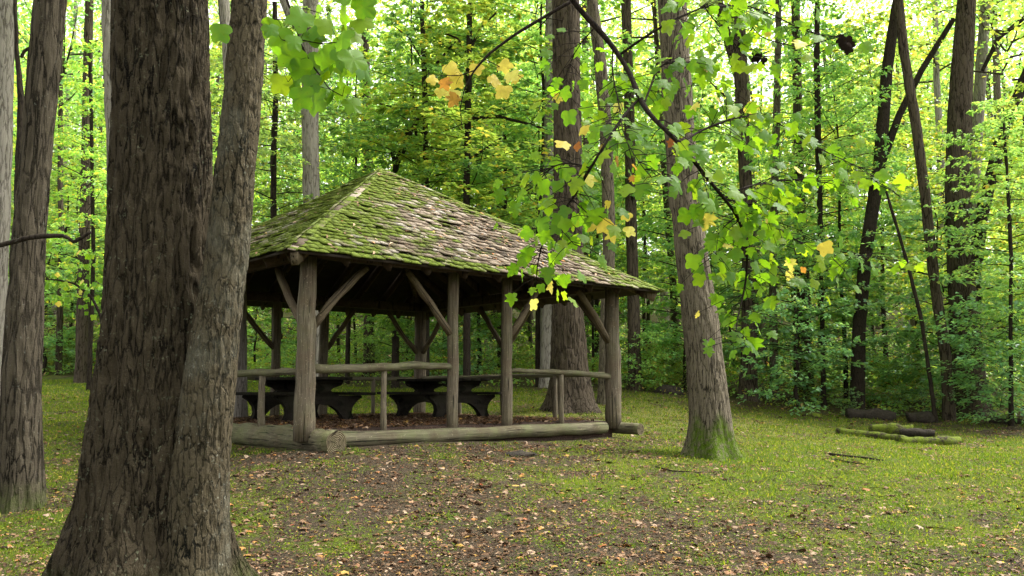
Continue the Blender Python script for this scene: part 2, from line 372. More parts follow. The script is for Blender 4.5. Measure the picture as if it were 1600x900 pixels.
def build_ground():
    xs = np.concatenate([np.linspace(-200, -24, 34)[:-1], np.arange(-24, 24, .16), np.linspace(24, 200, 34)])
    ys = np.concatenate([np.linspace(-60, 2, 20)[:-1], np.arange(2, 30, .16), np.linspace(30, 260, 90)])
    X, Y = np.meshgrid(xs, ys); Z = gz(X, Y)
    n, m = X.shape; i = np.arange(n - 1)[:, None] * m; j = np.arange(m - 1)[None]
    F = np.stack([i + j, i + j + 1, i + m + j + 1, i + m + j], -1).reshape(-1, 4)
    V = np.stack([X, Y, Z], -1).reshape(-1, 3)
    me = mesh_arrays("ground", V, F.ravel(), np.full(len(F), 4), [M_GROUND], None, True, {"green": green(V[:, 0], V[:, 1]), "dry": paleness(V[:, 0], V[:, 1])})
    tag(link("ground", me), "mossy green clearing floor with worn brown patches", None, None, 'structure')
build_ground()

# ------------------------------------------------------------------ pavilion
def P(s, t, z=0.): return np.array([s * U[0] + t * Vv[0], s * U[1] + t * Vv[1], z])     # local to the pavilion's corner post
def PW(s, t, z=0.): return P(s, t, z) + np.array([PX0, PY0, 0])
pav = empty("picnic_pavilion", (PX0, PY0, 0), "open log picnic pavilion with mossy shingled pyramid roof", "pavilion")
def round_log(path, rad, name, mat, parent=pav, n=12, rough=.12, seed=0, endmat=None, sub=5):
    path = np.asarray(path, float); q = []; rr = []
    rad = np.broadcast_to(np.asarray(rad, float), (len(path),))
    for i in range(len(path) - 1):
        for k in range(sub): f = k / sub; q.append(path[i] * (1 - f) + path[i + 1] * f); rr.append(rad[i] * (1 - f) + rad[i + 1] * f)
    q.append(path[-1]); rr.append(rad[-1]); q = np.array(q)
    q[1:-1] += rng.normal(0, .006, q[1:-1].shape)
    b = MB(); c0 = q[0].copy(); b.tube(q - c0, rr, n, 0, True, rough, seed * 3.7)
    if endmat is not None: b.M[-1][:] = 1; b.M[-2][:] = 1
    q_ = Vector(q[-1] - q[0]).to_track_quat('Z', 'X'); Rm = np.array(q_.to_matrix())      # grain runs along the log's own Z axis
    b.V = [v @ Rm for v in b.V]
    me = b.mesh(name, [mat] + ([endmat] if endmat else []), True)
    for k in (-1, -2): me.polygons[k].use_smooth = False
    o = link(name, me, parent, c0); o.rotation_euler = q_.to_euler(); return o
HP = 2.35
def post(s, t, r0, r1, seed, lean=(0, 0)):
    return round_log([P(s, t, -.12), P(s + lean[0] * .5, t + lean[1] * .5, HP * .5), P(s + lean[0], t + lean[1], HP + .02)], [r0, (r0 + r1) / 2, r1], "post", M_POST, seed=seed, n=16, rough=.10)
T1, T2 = .409 * W, .588 * W
k = 0
for s, t, a, b in [(0, 0, .145, .115), (T1, 0, .088, .085), (T2, 0, .09, .085), (W, 0, .15, .125),
                   (0, L, .13, .12), (T1, L, .10, .09), (T2, L, .10, .10), (W, L, .14, .13), (W, .494 * L, .10, .09), (0, .494 * L, .10, .09)]:
    post(s, t, a, b, k); k += 1
def beam(a, b, w, h, name, mat, parent=pav):
    a = np.asarray(a); b = np.asarray(b); d = b - a; l = np.linalg.norm(d); d = d / l
    side = np.cross(d, [0, 0, 1]); side /= np.linalg.norm(side); up = np.cross(side, d)
    m = MB(); m.box((0, 0, 0), (l, w, h), np.array([d, side, up]), 0, .002); return link(name, m.mesh(name, [mat]), parent, (a + b) / 2)
for a, b, z in [((-.2, 0), (W + .2, 0), 0), ((-.2, L), (W + .2, L), 0), ((0, .12), (0, L - .12), .003), ((W, .12), (W, L - .12), .003)]:
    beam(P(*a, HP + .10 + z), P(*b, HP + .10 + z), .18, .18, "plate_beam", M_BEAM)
def brace(s0, t0, s1, t1, z0=1.42, z1=2.30, r=.055):
    a = P(s0, t0, z0); b = P(s1, t1, z1)
    return round_log([a, (a + b) / 2 + rng.normal(0, .02, 3), b], [r * 1.05, r, r * .95], "brace", M_POSTU, n=10, rough=.14, seed=rng.uniform(0, 50), sub=3)
for t in (0, L):
    brace(.10, t, .92, t); brace(T1 - .06, t, T1 - .85, t); brace(T2 + .06, t, T2 + .72, t); brace(W - .1, t, W - .88, t)
for s in (0, W):
    brace(s, .10, s, .92); brace(s, L - .1, s, L - .92); brace(s, .494 * L - .06, s, .494 * L - .85); brace(s, .494 * L + .06, s, .494 * L + .85)
def rail(pts, r=.055, seed=0): return round_log([P(*p) for p in pts], r, "rail", M_LOG, n=12, rough=.2, seed=seed, endmat=M_END)
def support(s, t, z=.82, r=.042): return round_log([P(s, t, -.1), P(s, t, z)], [r * 1.1, r], "rail_support", M_POST, n=10, rough=.12, seed=s + t)
rail([(.02, -.03, .84), (T1 * .35, -.04, .87), (T1 * .7, -.03, .91), (T1 - .04, 0, .915)], [.058, .062, .058, .048]); support(T1 * .50, -.01, .86)
rail([(T2 + .05, -.02, .865), (T2 + .9, -.05, .87), (W - .12, -.02, .80)], [.038, .042, .05], 3); support(T2 + 1.18, -.03, .83)
rail([(-.02, .05, .80), (-.05, 1.3, .81), (0, .494 * L, .80)], [.05, .055, .05], 5); support(-.03, 1.25, .78, .05)
rail([(0, .494 * L, .8), (0, L, .8)], .05, 6); support(0, L * .75)
rail([(.05, L, .80), (T1, L, .80)], .045, 7); support(T1 * .5, L)
rail([(T2, L, .80), (W, L, .80)], .045, 8); support((T2 + W) / 2, L)
rail([(W + .02, .1, .84), (W, .494 * L, .84)], .042, 9); support(W, L * .25)
rail([(W, .494 * L, .82), (W, L, .82)], .045, 10); support(W, L * .75)
def sill(pts, r, seed): return round_log([P(*p) for p in pts], r, "sill_log", M_LOG, n=22, rough=.16, seed=seed, endmat=M_END, sub=8)
sill([(.16, -.06, -.125), (W * .5, -.08, -.11), (W - .25, -.02, -.10)], [.115, .10, .10], 1)
sill([(.20, -.52, -.13), (.06, .6, -.11), (-.10, 2.4, -.10), (-.05, L + .3, -.1)], [.165, .17, .16, .15], 2)
sill([(W + .10, -.55, -.12), (W + .05, .5, -.09), (W, L * .5, -.07), (W, L + .2, -.06)], [.10, .10, .07, .07], 3)
sill([(.2, L, -.06), (W - .2, L, -.06)], [.10, .10], 4)
# roof
OH, ZE, ZA = .64, 2.31, 4.66
HX = W / 2 + OH; SL = (ZA - ZE) / HX
cx, cy = W / 2, L / 2
FACES = [((0, -1), (1, 0)), ((1, 0), (0, 1)), ((0, 1), (-1, 0)), ((-1, 0), (0, -1))]   # outward, along
def roof_pt(f, a, h, off=0):      # a: along, h: horizontal distance from apex, off: above the surface
    o, al = FACES[f]; z = ZA - SL * h
    n = math.sqrt(1 + SL * SL); hh = h + off * SL / n; z += off / n
    return P(cx + o[0] * hh + al[0] * a, cy + o[1] * hh + al[1] * a, z)
def build_roof():
    b = MB(); moss = []
    rows = 34; dh = HX / rows
    for f in range(4):
        for r_ in range(rows):
            h1 = (r_ + 1) * dh * 1.0; h0 = max(h1 - dh * 1.9, 0.01)
            half = h1
            a = -half - rng.uniform(0, .1)
            while a < half:
                w = rng.uniform(.09, .21); a0 = max(a, -half); a1 = min(a + w - .006, half)
                if a1 - a0 > .025:
                    jh = rng.uniform(-.022, .030); lift = rng.uniform(0, .020) + (rng.random() < .05) * .03; am = (a0 + a1) / 2
                    tk = rng.uniform(.012, .026); hb = h1 + jh; sk = rng.normal(0, .006)
                    q = []
                    c0 = lambda A, h: float(np.clip(A, -h, h))
                    for (A, h, o) in ((a0, hb, .022 + lift), (a1, hb + sk, .022 + lift), (c0(a1, h0), h0, .004), (c0(a0, h0), h0, .004)):
                        q.append(roof_pt(f, A, h, o))
                    for (A, h, o) in ((a0, hb, .022 + lift + tk), (a1, hb + sk, .022 + lift + tk), (c0(a1, h0), h0, .006 + tk * .5), (c0(a0, h0), h0, .006 + tk * .5)):
                        q.append(roof_pt(f, A, h, o))
                    b.add(q, np.array([[0, 3, 2, 1], [4, 5, 6, 7], [0, 1, 5, 4], [1, 2, 6, 5], [2, 3, 7, 6], [3, 0, 4, 7]]))
                    hipd = half - abs(am); m = .62 * math.exp(-hipd / .75) + .22 * (1 if r_ > rows - 3 else 0) + .16 * math.exp(-(h1) / .9)
                    if f == 0: m += .20 * (1 - am / half) * .5 + (.0 if am < 0 else -.08)
                    if f == 3: m += .24
                    moss += [m] * 8
                a += w
    # hip caps woven over the four corners
    for f in range(4):
        g = (f + 1) % 4
        for r_ in range(rows):
            h1 = (r_ + 1) * dh + .015; h0 = max(h1 - dh * 2.0, .01); mc = rng.uniform(.1, .7)
            for (ff, sgn) in ((f, 1), (g, -1)):
                w = .12 + rng.uniform(-.04, .03); o = .022 + rng.uniform(0, .012); t_ = .014
                q = []
                for oo in (0, t_):
                    for (A, h) in ((sgn * h1, h1), (sgn * (h1 - w), h1 + rng.uniform(-.012, .012)), (sgn * max(h0 - w, 0), h0), (sgn * h0, h0)):
                        q.append(roof_pt(ff, A, h, oo + (o if h == h1 or True else 0)))
                b.add(q, np.array([[0, 3, 2, 1], [4, 5, 6, 7], [0, 1, 5, 4], [1, 2, 6, 5], [2, 3, 7, 6], [3, 0, 4, 7]]))
                moss += [mc + (0 if rng.random() > .15 else -.7)] * 8
    roof = link("roof", b.mesh("roof", [M_SHING], False, {"moss": moss}), pav)
    # boards under the shingles
    d = MB(); th = .03
    for f in range(4):
        q = [roof_pt(f, -HX + .03, HX - .03, -.002), roof_pt(f, HX - .03, HX - .03, -.002), roof_pt(f, 0, .0, -.002),
             roof_pt(f, -HX + .03, HX - .03, -.002 - th), roof_pt(f, HX - .03, HX - .03, -.002 - th), roof_pt(f, 0, .0, -.002 - th)]
        d.add(q, [(0, 1, 2), (5, 4, 3), (0, 3, 4, 1)])
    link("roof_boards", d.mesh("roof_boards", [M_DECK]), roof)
    # rafters, jacks running up to the hips
    for f in range(4):
        sp = W / 9.0
        for i in range(-5, 6):
            a = i * sp
            if abs(a) > HX - .25: continue
            h_top = abs(a) + .06
            A = roof_pt(f, a, h_top, -.11); B = roof_pt(f, a, HX - .10, -.11)
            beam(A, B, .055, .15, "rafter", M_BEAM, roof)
    for f in range(4):
        A = roof_pt(f, 0, 0.05, -.15); B = roof_pt(f, HX - .05, HX - .05, -.14)
        beam(A, B, .09, .17, "hip_rafter", M_POSTU, roof)
    return roof
build_roof()
# raised earth floor inside the sill logs
def build_floor():
    n = 60; s = np.linspace(.02, W - .02, n); t = np.linspace(.02, L - .02, n); S, T = np.meshgrid(s, t)
    X = PX0 + S * U[0] + T * Vv[0]; Y = PY0 + S * U[1] + T * Vv[1]; Z = .012 + .03 * fbm(np.stack([X * 1.2, Y * 1.2, X * 0], -1), 3)
    V = np.stack([X, Y, Z], -1).reshape(-1, 3); i = np.arange(n - 1)[:, None] * n; j = np.arange(n - 1)[None]
    F = np.stack([i + j, i + j + 1, i + n + j + 1, i + n + j], -1).reshape(-1, 4); b = MB(); b.add(V, F)
    for k_ in range(4):
        idx = [np.arange(n), np.arange(n) * n + n - 1, np.arange(n)[::-1] + (n - 1) * n, (np.arange(n) * n)[::-1]][k_]
        top = V[idx]; bot = top - [0, 0, .35]; q = np.arange(n - 1)
        b.add(np.r_[top, bot], np.stack([q, q + n, q + n + 1, q + 1], -1))
    tag(link("floor", b.mesh("floor", [M_FLOOR], False)), "raised bare earth floor inside the pavilion", None, None, 'structure')
build_floor()

# ------------------------------------------------------------------ picnic tables
def picnic_table(s, t, label, prev=None):
    if prev is not None:
        c = copy_tree(prev); c.location = PW(s, t, .02); c['label'] = label; return c
    root = empty("picnic_table", PW(s, t, .02), label, "picnic table", "dark picnic tables under the pavilion roof", AZ)
    LEN = 1.9
    b = MB()
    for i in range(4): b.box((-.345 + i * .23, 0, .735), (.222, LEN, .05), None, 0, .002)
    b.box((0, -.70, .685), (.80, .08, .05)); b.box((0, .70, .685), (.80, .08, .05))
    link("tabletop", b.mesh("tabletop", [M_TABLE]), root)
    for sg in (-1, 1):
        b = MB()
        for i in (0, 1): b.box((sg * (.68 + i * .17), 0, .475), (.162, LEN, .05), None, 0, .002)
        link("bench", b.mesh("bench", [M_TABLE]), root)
    half = [(.0, .66), (.42, .66), (.40, .62), (.24, .57), (.19, .53), (.24, .49), (.36, .445), (.80, .445), (.82, .41), (.70, .33), (.63, .24), (.61, .15), (.64, .06), (.70, .0), (.46, .0), (.42, .09), (.33, .19), (.20, .27), (.0, .30)]
    prof = half + [(-x, z) for x, z in half[::-1][1:-1]]
    # left half as separate quads so that the concave outline stays clean
    for y in (-.62, .62):
        m = MB(); n = len(prof); V = [(x, y - .06, z) for x, z in prof] + [(x, y + .06, z) for x, z in prof]
        from mathutils.geometry import tessellate_polygon
        tri = tessellate_polygon([[(x, z, 0) for x, z in prof]])
        F = [tuple(t_) for t_ in tri] + [tuple(i + n for i in t_[::-1]) for t_ in tri] + [(i, (i + 1) % n, n + (i + 1) % n, n + i) for i in range(n)]
        m.add(V, F); link("end_frame", m.mesh("end_frame", [M_TABLE]), root)
    return root
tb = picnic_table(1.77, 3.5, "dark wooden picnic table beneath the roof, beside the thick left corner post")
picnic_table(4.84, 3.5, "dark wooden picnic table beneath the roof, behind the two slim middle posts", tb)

# ------------------------------------------------------------------ trees
def frames(n): th = np.arange(n) * 2 * np.pi / n; return th
def trunk_mesh(name, pts, radii, mat, base_flare=0., nseg=24, dz=.08, amp=.10, freq=(9, 1.6), seed=0, lobes=5, moss_base=0., flare_h=.5, limbs=None, moss_dir=None):
    """pts: world points from base to top, radii along them"""
    pts = np.asarray(pts, float); radii = np.asarray(radii, float)
    d = np.r_[0, np.cumsum(np.linalg.norm(np.diff(pts, axis=0), axis=1))]
    n = max(6, int(d[-1] / dz)); q = np.linspace(0, d[-1], n)
    if dz < .06:   # fine where it can be seen, coarse above
        q = np.concatenate([np.arange(0, min(6.5, d[-1]), dz), np.linspace(6.5, d[-1], 40)]) if d[-1] > 7 else q
        n = len(q)
    # smooth interpolation
    C = np.stack([np.interp(q, d, pts[:, i]) for i in range(3)], 1); r = np.interp(q, d, radii)
    ker = max(1, int(.35 / dz)) if dz >= .06 else 9
    if n > 3 * ker and ker > 1:
        kk = np.ones(ker) / ker
        for i in range(3):
            a = np.pad(C[:, i], (ker, ker), mode='reflect', reflect_type='odd'); C[:, i] = np.convolve(a, kk, 'same')[ker:-ker]
        a = np.pad(r, (ker, ker), mode='edge'); r = np.convolve(a, kk, 'same')[ker:-ker]
    th = frames(nseg); hgt = q
    fl = base_flare * np.exp(-hgt / (flare_h * .5))
    lob = .5 + .5 * np.cos(th[None] * lobes + seed + .6 * np.sin(th[None] * 2 + seed))
    RR = r[:, None] * (1 + fl[:, None] * (.35 + .9 * lob))
    X = C[:, None, 0] + np.cos(th) * RR; Y = C[:, None, 1] + np.sin(th) * RR; Z = np.broadcast_to(C[:, None, 2], X.shape).copy()
    S = np.stack([np.cos(th)[None] * r[:, None] * freq[0], np.sin(th)[None] * r[:, None] * freq[0], Z * freq[1]], -1) + seed * 5.1
    rid = 1 - np.abs(fbm(S, 3)) * 2
    low = fbm(np.stack([X, Y, Z * .6], -1) * 1.6 + seed, 2)
    A = RR * (1 + .06 * low) + amp * (rid - .6) * .5
    X = C[:, None, 0] + np.cos(th) * A; Y = C[:, None, 1] + np.sin(th) * A
    V = np.stack([X, Y, Z], -1).reshape(-1, 3)
    i = np.arange(n - 1)[:, None] * nseg; j = np.arange(nseg)[None]; k = (j + 1) % nseg
    F = np.stack([i + j, i + k, i + nseg + k, i + nseg + j], -1).reshape(-1, 4)
    org = pts[0].copy(); b = MB(); b.add(V - org, F)
    m = np.clip(1.25 - (hgt[:, None] + 0 * X) / .35, 0, 1) * moss_base
    if moss_dir is not None:
        m = np.clip(m + np.clip(3.1 - hgt[:, None] / .24 + .5 * np.cos(th[None] * 5), 0, 1) * np.clip(np.cos(th[None] - moss_dir) * 2.2, 0, 1), 0, 1)
    moss = [m.ravel()]
    for lp, lr in (limbs or []):
        n0 = b.n; b.tube(np.asarray(lp) - org, lr, 6, 0, False, .2, seed); moss.append(np.zeros(b.n - n0))
    return b.mesh(name, [mat], True, {"moss": np.concatenate(moss)}), org

# --- crowns
def quads(C, D, N, Ln, Wd):
    S = np.cross(D, N); S /= np.linalg.norm(S, axis=1)[:, None] + 1e-9; N = np.cross(S, D)
    Ln = np.asarray(Ln)[:, None]; Wd = np.asarray(Wd)[:, None]
    base = C; tip = C + D * Ln - N * Ln * .12; mid = C + D * Ln * .45
    return np.stack([base, mid + S * Wd * .5 + N * Wd * .12, tip, mid - S * Wd * .5 + N * Wd * .12], 1)
def add_leaves(b, C, D, N, Ln, Wd, mat):
    Q = quads(C, D, N, Ln, Wd); n = len(C); i = np.arange(n)[:, None] * 4
    F = np.concatenate([i + [0, 1, 2], i + [0, 2, 3]], 1).reshape(-1, 3)
    b.add(Q.reshape(-1, 3), F, mat)
def unit(a): return a / (np.linalg.norm(a, axis=-1, keepdims=True) + 1e-9)
def spray_crown(seed, z0, z1, Rm, nl, npl, leaf=.12, prof=lambda u: np.sin(np.pi * (0.12 + .8 * u)) ** .7, trunk_r=.03, rise=.25, name="crown", mats=None, limb_r=.014, wfac=.34):
    g = np.random.default_rng(seed); b = MB()
    for i in range(nl):
        u = (i + g.random()) / nl; h = z0 + (z1 - z0) * u; az = i * 2.399 + g.normal(0, .4)
        ln = Rm * float(prof(u)) * g.uniform(.55, 1.1); d = np.array([math.cos(az), math.sin(az), 0]); per = np.array([-d[1], d[0], 0])
        tt = np.linspace(0, 1, 7); rz = rise * ln * g.uniform(.5, 1.5); dr = ln * g.uniform(.05, .3)
        path = d[None] * (tt * ln)[:, None] + per[None] * (g.normal(0, .12) * ln * tt ** 2)[:, None]
        path[:, 2] = h + rz * tt - dr * tt ** 2.5
        b.tube(path, np.linspace(limb_r * (.5 + ln / Rm), limb_r * .25, 7), 4, 1, False)
        nt = max(5, int(ln / .20)); tu = np.linspace(.22, 1, nt); side = np.where(np.arange(nt) % 2, 1, -1)
        tw_l = wfac * ln * (1.15 - tu) * g.uniform(.6, 1.3, nt) + .12
        n = int(npl * (.3 + ln / Rm)); ti = g.integers(0, nt, n); w = np.sqrt(g.random(n)) * tw_l[ti]
        along = tu[ti] + (w * .6) / ln * .8
        base = np.stack([np.interp(np.clip(along, 0, 1.15), tt, path[:, k_]) for k_ in range(3)], 1) + d[None] * (np.clip(along - 1, 0, 1) * ln)[:, None]
        C = base + per[None] * (side[ti] * w)[:, None]; C[:, 2] += g.normal(0, .025, n) - .14 * w * w + g.normal(0, .05, nt)[ti]
        C += g.normal(0, .045, C.shape) * [1, 1, .5]
        D = unit(d[None] * .6 + per[None] * side[ti][:, None] * .8 + g.normal(0, .55, (n, 3)) * [1, 1, .45] - [0, 0, .12])
        N = unit(np.array([0, 0, 1.]) + g.normal(0, .34, (n, 3)))
        Ln = leaf * g.uniform(.65, 1.2, n); add_leaves(b, C, D, N, Ln, Ln * .62, 0)
    return b.mesh(name, mats)
def dome_crown(seed, R0, H0, ncl, npc, leaf=.2, mats=None, name="crown"):
    """rounded canopy: clumps of leaves at the ends of ascending limbs, local origin at the crown's foot"""
    g = np.random.default_rng(seed); b = MB()
    for i in range(ncl):
        u = g.random() ** .6; az = i * 2.399; el = g.uniform(.0, 1.0)
        c = np.array([math.cos(az) * R0 * u * math.cos(el * .9), math.sin(az) * R0 * u * math.cos(el * .9), H0 * (.15 + .85 * el * g.uniform(.6, 1.05))])
        s0 = c * [.05, .05, .1]; mid = (s0 + c) / 2 + [0, 0, .25]
        if i % 3 == 0: b.tube([s0 + [0, 0, c[2] * .55], mid + [0, 0, c[2] * .12], c], [.045, .03, .01], 4, 1, False)
        n = int(npc * g.uniform(.5, 1.4)); C = c + g.normal(0, 1, (n, 3)) * [.75, .75, .28] * g.uniform(.7, 1.3)
        D = unit(g.normal(0, 1, (n, 3)) * [1, 1, .5]); N = unit(np.array([0, 0, 1.]) + g.normal(0, .5, (n, 3)))
        Ln = leaf * g.uniform(.6, 1.2, n); add_leaves(b, C, D, N, Ln, Ln * .65, 0)
    return b.mesh(name, mats)
DOMES = [dome_crown(100 + i, 4.3, 8.5, 34, 80, .22, [ML_BRIGHT if i != 1 else ML_GREEN, M_BROWN]) for i in range(3)]
SPRAYS = [spray_crown(10, 1.4, 10, 2.7, 56, 165, .165, mats=[ML_BRIGHT, M_THIN]), spray_crown(11, 2.2, 12, 3.2, 60, 160, .175, mats=[ML_GREEN, M_THIN]),
          spray_crown(12, .9, 7.5, 2.6, 44, 160, .15, mats=[ML_GREEN, M_THIN]), spray_crown(13, 3.0, 13, 3.1, 60, 160, .175, mats=[ML_BRIGHT, M_THIN]),
          spray_crown(14, .6, 5.2, 2.5, 30, 150, .15, mats=[ML_DEEP, M_THIN])]
HS = [10, 12, 7.5, 13, 5.2]

def rad_px(w, Y): return w * Y / FPX          # half width in pixels -> metres
def path_px(lst, Y, H=None, seed=0):
    """lst: (px, py, half width px) from base to top; returns world points and radii, carried on above the frame to height H"""
    pts = []; rad = []
    for px, py, hw in lst: pts.append(pt(px, py, Y)); rad.append(rad_px(hw, Y))
    g0 = gz(pts[0][0], Y); pts[0][2] = g0 - .12
    pts = [np.array(p) for p in pts]
    if H:
        d = pts[-1] - pts[-2]; d = d / max(d[2], .1); top = pts[-1][2]
        if H > top + .5:
            for f in (.35, .7, 1):
                z = top + (H - top) * f; p = pts[-1].copy() if f == .35 else pts[-1]
                q = np.array([base0[0] if False else 0, 0, 0]) if False else None
                k_ = (z - pts[-1][2]); pts.append(pts[-1] + d * k_ * [.7, .7, 1]); rad.append(rad[-1] * (.85 if f < 1 else .6))
    return pts, rad
ntree = [0]
def tree(lst, Y, mat, label, H=20, crown='dome', cs=1.0, flare=.5, nseg=14, dz=.14, amp=.03, group=None, moss=0., crown_z=None, name="broadleaf_tree", limbs=None, ci=None, cat="tree", mdir=None):
    ntree[0] += 1; sd_ = ntree[0] * 1.7
    pts, rad = path_px(lst, Y, H)
    lm = []
    for l in (limbs or []):
        lm.append(([pt(a, b_, Y) for a, b_, c in l], [rad_px(c, Y) for a, b_, c in l]))
    me, org = trunk_mesh("trunk", pts, rad, mat, flare, nseg, dz, amp, seed=sd_, moss_base=moss, limbs=lm, moss_dir=mdir)
    root = empty(name, org, label, cat, group); link("trunk", me, root)
    top = pts[-1]
    if crown == 'dome':
        o = link("crown", DOMES[ci if ci is not None else ntree[0] % 3], root, top - org - np.array([0, 0, 7.5 * cs])); o.scale = (cs, cs, cs); o.rotation_euler = (0, 0, sd_)
        # follow the trunk's top
        lo = np.interp(top[2] - 7.5 * cs, [p[2] for p in pts], [p[0] for p in pts]); ly = np.interp(top[2] - 7.5 * cs, [p[2] for p in pts], [p[1] for p in pts])
        o.location = np.array([lo, ly, top[2] - 7.5 * cs]) - org
    elif crown == 'spray':
        i = ci if ci is not None else ntree[0] % 4; k_ = (top[2] - org[2]) / HS[i] * cs
        o = link("crown", SPRAYS[i], root); o.scale = (cs * 1.05, cs * 1.05, (top[2] - org[2]) / HS[i]); o.rotation_euler = (0, 0, sd_)
        mx = pts[len(pts) // 2]; o.location = (mx[0] - org[0], mx[1] - org[1], 0)
    return root

# ---- the twin-trunked tree close to the camera
def near_tree():
    Y = 6.5
    oak = [(234, 960, 120), (232, 900, 108), (240, 780, 98), (246, 600, 88), (254, 400, 80), (253, 200, 73), (252, 0, 71)]
    p1, r1 = path_px(oak, Y, 17); p1[0] = pt(232, 935, Y); p1[0][2] = gz(p1[0][0], Y) - .15
    me, org = trunk_mesh("trunk", p1, r1, M_OAK, .75, 300, .016, .062, (10, 2.3), 2.2, 5, .35, .8)
    root = empty("twin_trunk_tree", org, "huge dark rough-barked tree with two fused trunks and flared root base", "tree"); o = link("trunk", me, root)
    o['label'] = "thick upright dark trunk with deeply furrowed bark"
    Y2 = 6.22
    mp = [(300, 960, 50), (303, 880, 46), (311, 750, 43), (322, 650, 40), (333, 560, 38), (345, 470, 36), (357, 380, 33), (366, 280, 31), (379, 150, 30), (390, 0, 28)]
    p2, r2 = path_px(mp, Y2, 15); p2[0] = pt(298, 935, Y2); p2[0][2] = gz(p2[0][0], Y2) - .15
    me, o2 = trunk_mesh("trunk", p2, r2, M_MAPLE, .85, 200, .016, .022, (16, 5), 5.2, 4, .25, .45)
    o = link("trunk", me, root, o2 - org); o['label'] = "slimmer leaning trunk with scaly lichen-flecked bark"
    for (p, i, s_) in ((p1, 0, 1.0), (p2, 1, .8)):
        c = link("crown", DOMES[i], root, np.array(p[-1]) - org - np.array([0, 0, 6])); c.scale = (s_,) * 3; c.rotation_euler = (0, 0, i * 2)
near_tree()
tree([(33, 800, 33), (32, 750, 32), (33, 600, 28), (44, 400, 25), (60, 200, 22.5), (78, 0, 24.5), (84, -60, 24)], 9.6, M_ASH, "dark ridged-bark tree leaning right near the left edge of the picture", 17, nseg=140, dz=.025, amp=.035, flare=.25, moss=.5)
tree([(-12, 640, 17), (-4, 400, 16), (4, 200, 15), (8, 0, 15)], 16, M_PALE, "pale grey trunk cut by the left picture edge", 20, nseg=40, amp=.03)
tree([(178, 640, 13), (182, 450, 12), (180, 250, 13), (171, 60, 11), (168, -20, 11)], 15, M_PALE, "pale grey trunk just behind the left side of the twin-trunked tree", 19, nseg=30)
tree([(378, 600, 11), (372, 300, 11), (355, 60, 9), (347, -20, 9)], 17, M_PALE, "pale trunk showing in the gap between the two fused trunks", 20, nseg=30)
tree([(1112, 716, 34), (1109, 660, 31), (1103, 580, 29.5), (1093, 490, 27.5), (1080, 390, 25.5), (1068, 300, 24), (1060, 180, 23.5), (1050, 0, 23), (1046, -60, 23)], 13.8, M_RIDGE, "sturdy grey-brown tree with mossy foot standing in the clearing right of the pavilion", 19, nseg=180, dz=.03, amp=.03, flare=.75, moss=.2, mdir=-1.35)
tree([(895, 655, 38), (893, 620, 33), (889, 560, 28), (887, 480, 25), (887, 300, 23), (886, 150, 22), (884, 0, 22), (883, -60, 22)], 20.6, M_BROWN, "big dark brown tree with flared roots right behind the pavilion", 24, nseg=110, dz=.05, amp=.06, flare=.55, cs=1.1)
tree([(495, 590, 11), (494, 450, 12), (486, 300, 13), (484, 150, 13), (485, 40, 13.5), (486, -40, 12)], 23, M_PALE, "straight pale grey tree forking high above the pavilion's left hip", 24, nseg=40, amp=.03, limbs=[[(484, 75, 8), (468, 45, 8), (452, 22, 8), (438, -10, 7)]])
tree([(853, 590, 10), (853, 480, 9), (856, 300, 8), (858, 100, 7)], 27, M_PALE, "slim pale trunk close left of the big brown tree behind the pavilion", 21, nseg=24)
tree([(944, 632, 11), (948, 500, 10), (952, 380, 10), (947, 200, 10), (938, 100, 10), (925, 0, 9)], 22.5, M_RIDGE, "slender ridged grey tree rising behind the pavilion's right corner", 22, nseg=36)
tree([(992, 592, 11), (990, 480, 9.5), (986, 340, 9), (983, 150, 8), (978, 0, 8)], 27, M_BROWN, "straight brown trunk right beside the pavilion's right corner", 22, nseg=30)
tree([(1168, 602, 15), (1170, 540, 12), (1171, 420, 11), (1166, 300, 10), (1158, 150, 10), (1152, 0, 11)], 27, M_BROWN, "brown tree with dark foot behind the mossy-footed tree's right side", 23, nseg=36, flare=.8, limbs=[[(1155, 120, 8), (1140, 70, 8), (1128, 30, 7), (1118, -20, 7)]])
tree([(1209, 600, 7), (1208, 480, 6), (1209, 350, 6), (1213, 200, 6), (1216, 60, 5)], 28, M_RIDGE, "thin pale grey trunk in the wood between two darker brown trunks", 20, nseg=20)
tree([(1258, 590, 13), (1256, 500, 11), (1254, 400, 9), (1248, 250, 8), (1244, 50, 7)], 30, M_BROWN, "brown trunk with rusty bark deep in the wood beyond the drooping green branches", 22, nseg=24)
tree([(1337, 605, 12), (1342, 520, 10), (1352, 400, 10), (1375, 250, 10), (1386, 110, 9), (1402, 0, 8)], 26, M_THIN, "dark crooked tree bending right above the rotting logs", 20, nseg=26, limbs=[[(1375, 260, 7), (1405, 180, 6), (1440, 110, 5), (1490, 30, 4)]])
tree([(1483, 650, 9), (1478, 560, 8), (1460, 440, 8), (1446, 310, 8), (1432, 200, 8), (1412, 80, 7.5), (1404, 0, 7)], 24, M_BROWN, "long thin trunk leaning left in front of the dark thick right-hand tree", 19, nseg=26)
tree([(1513, 645, 32), (1512, 600, 26), (1508, 520, 22), (1501, 420, 20), (1497, 300, 19), (1500, 170, 18), (1510, 0, 14)], 25, M_BROWN, "thickest dark tree at the wood's edge on the right", 24, nseg=70, dz=.08, flare=.6, amp=.05, cs=1.1)
tree([(1530, 600, 9), (1524, 420, 9), (1522, 300, 9), (1530, 150, 9), (1541, 0, 8)], 28, M_PALE, "pale trunk half hidden behind the thickest dark tree on the right", 23, nseg=20)
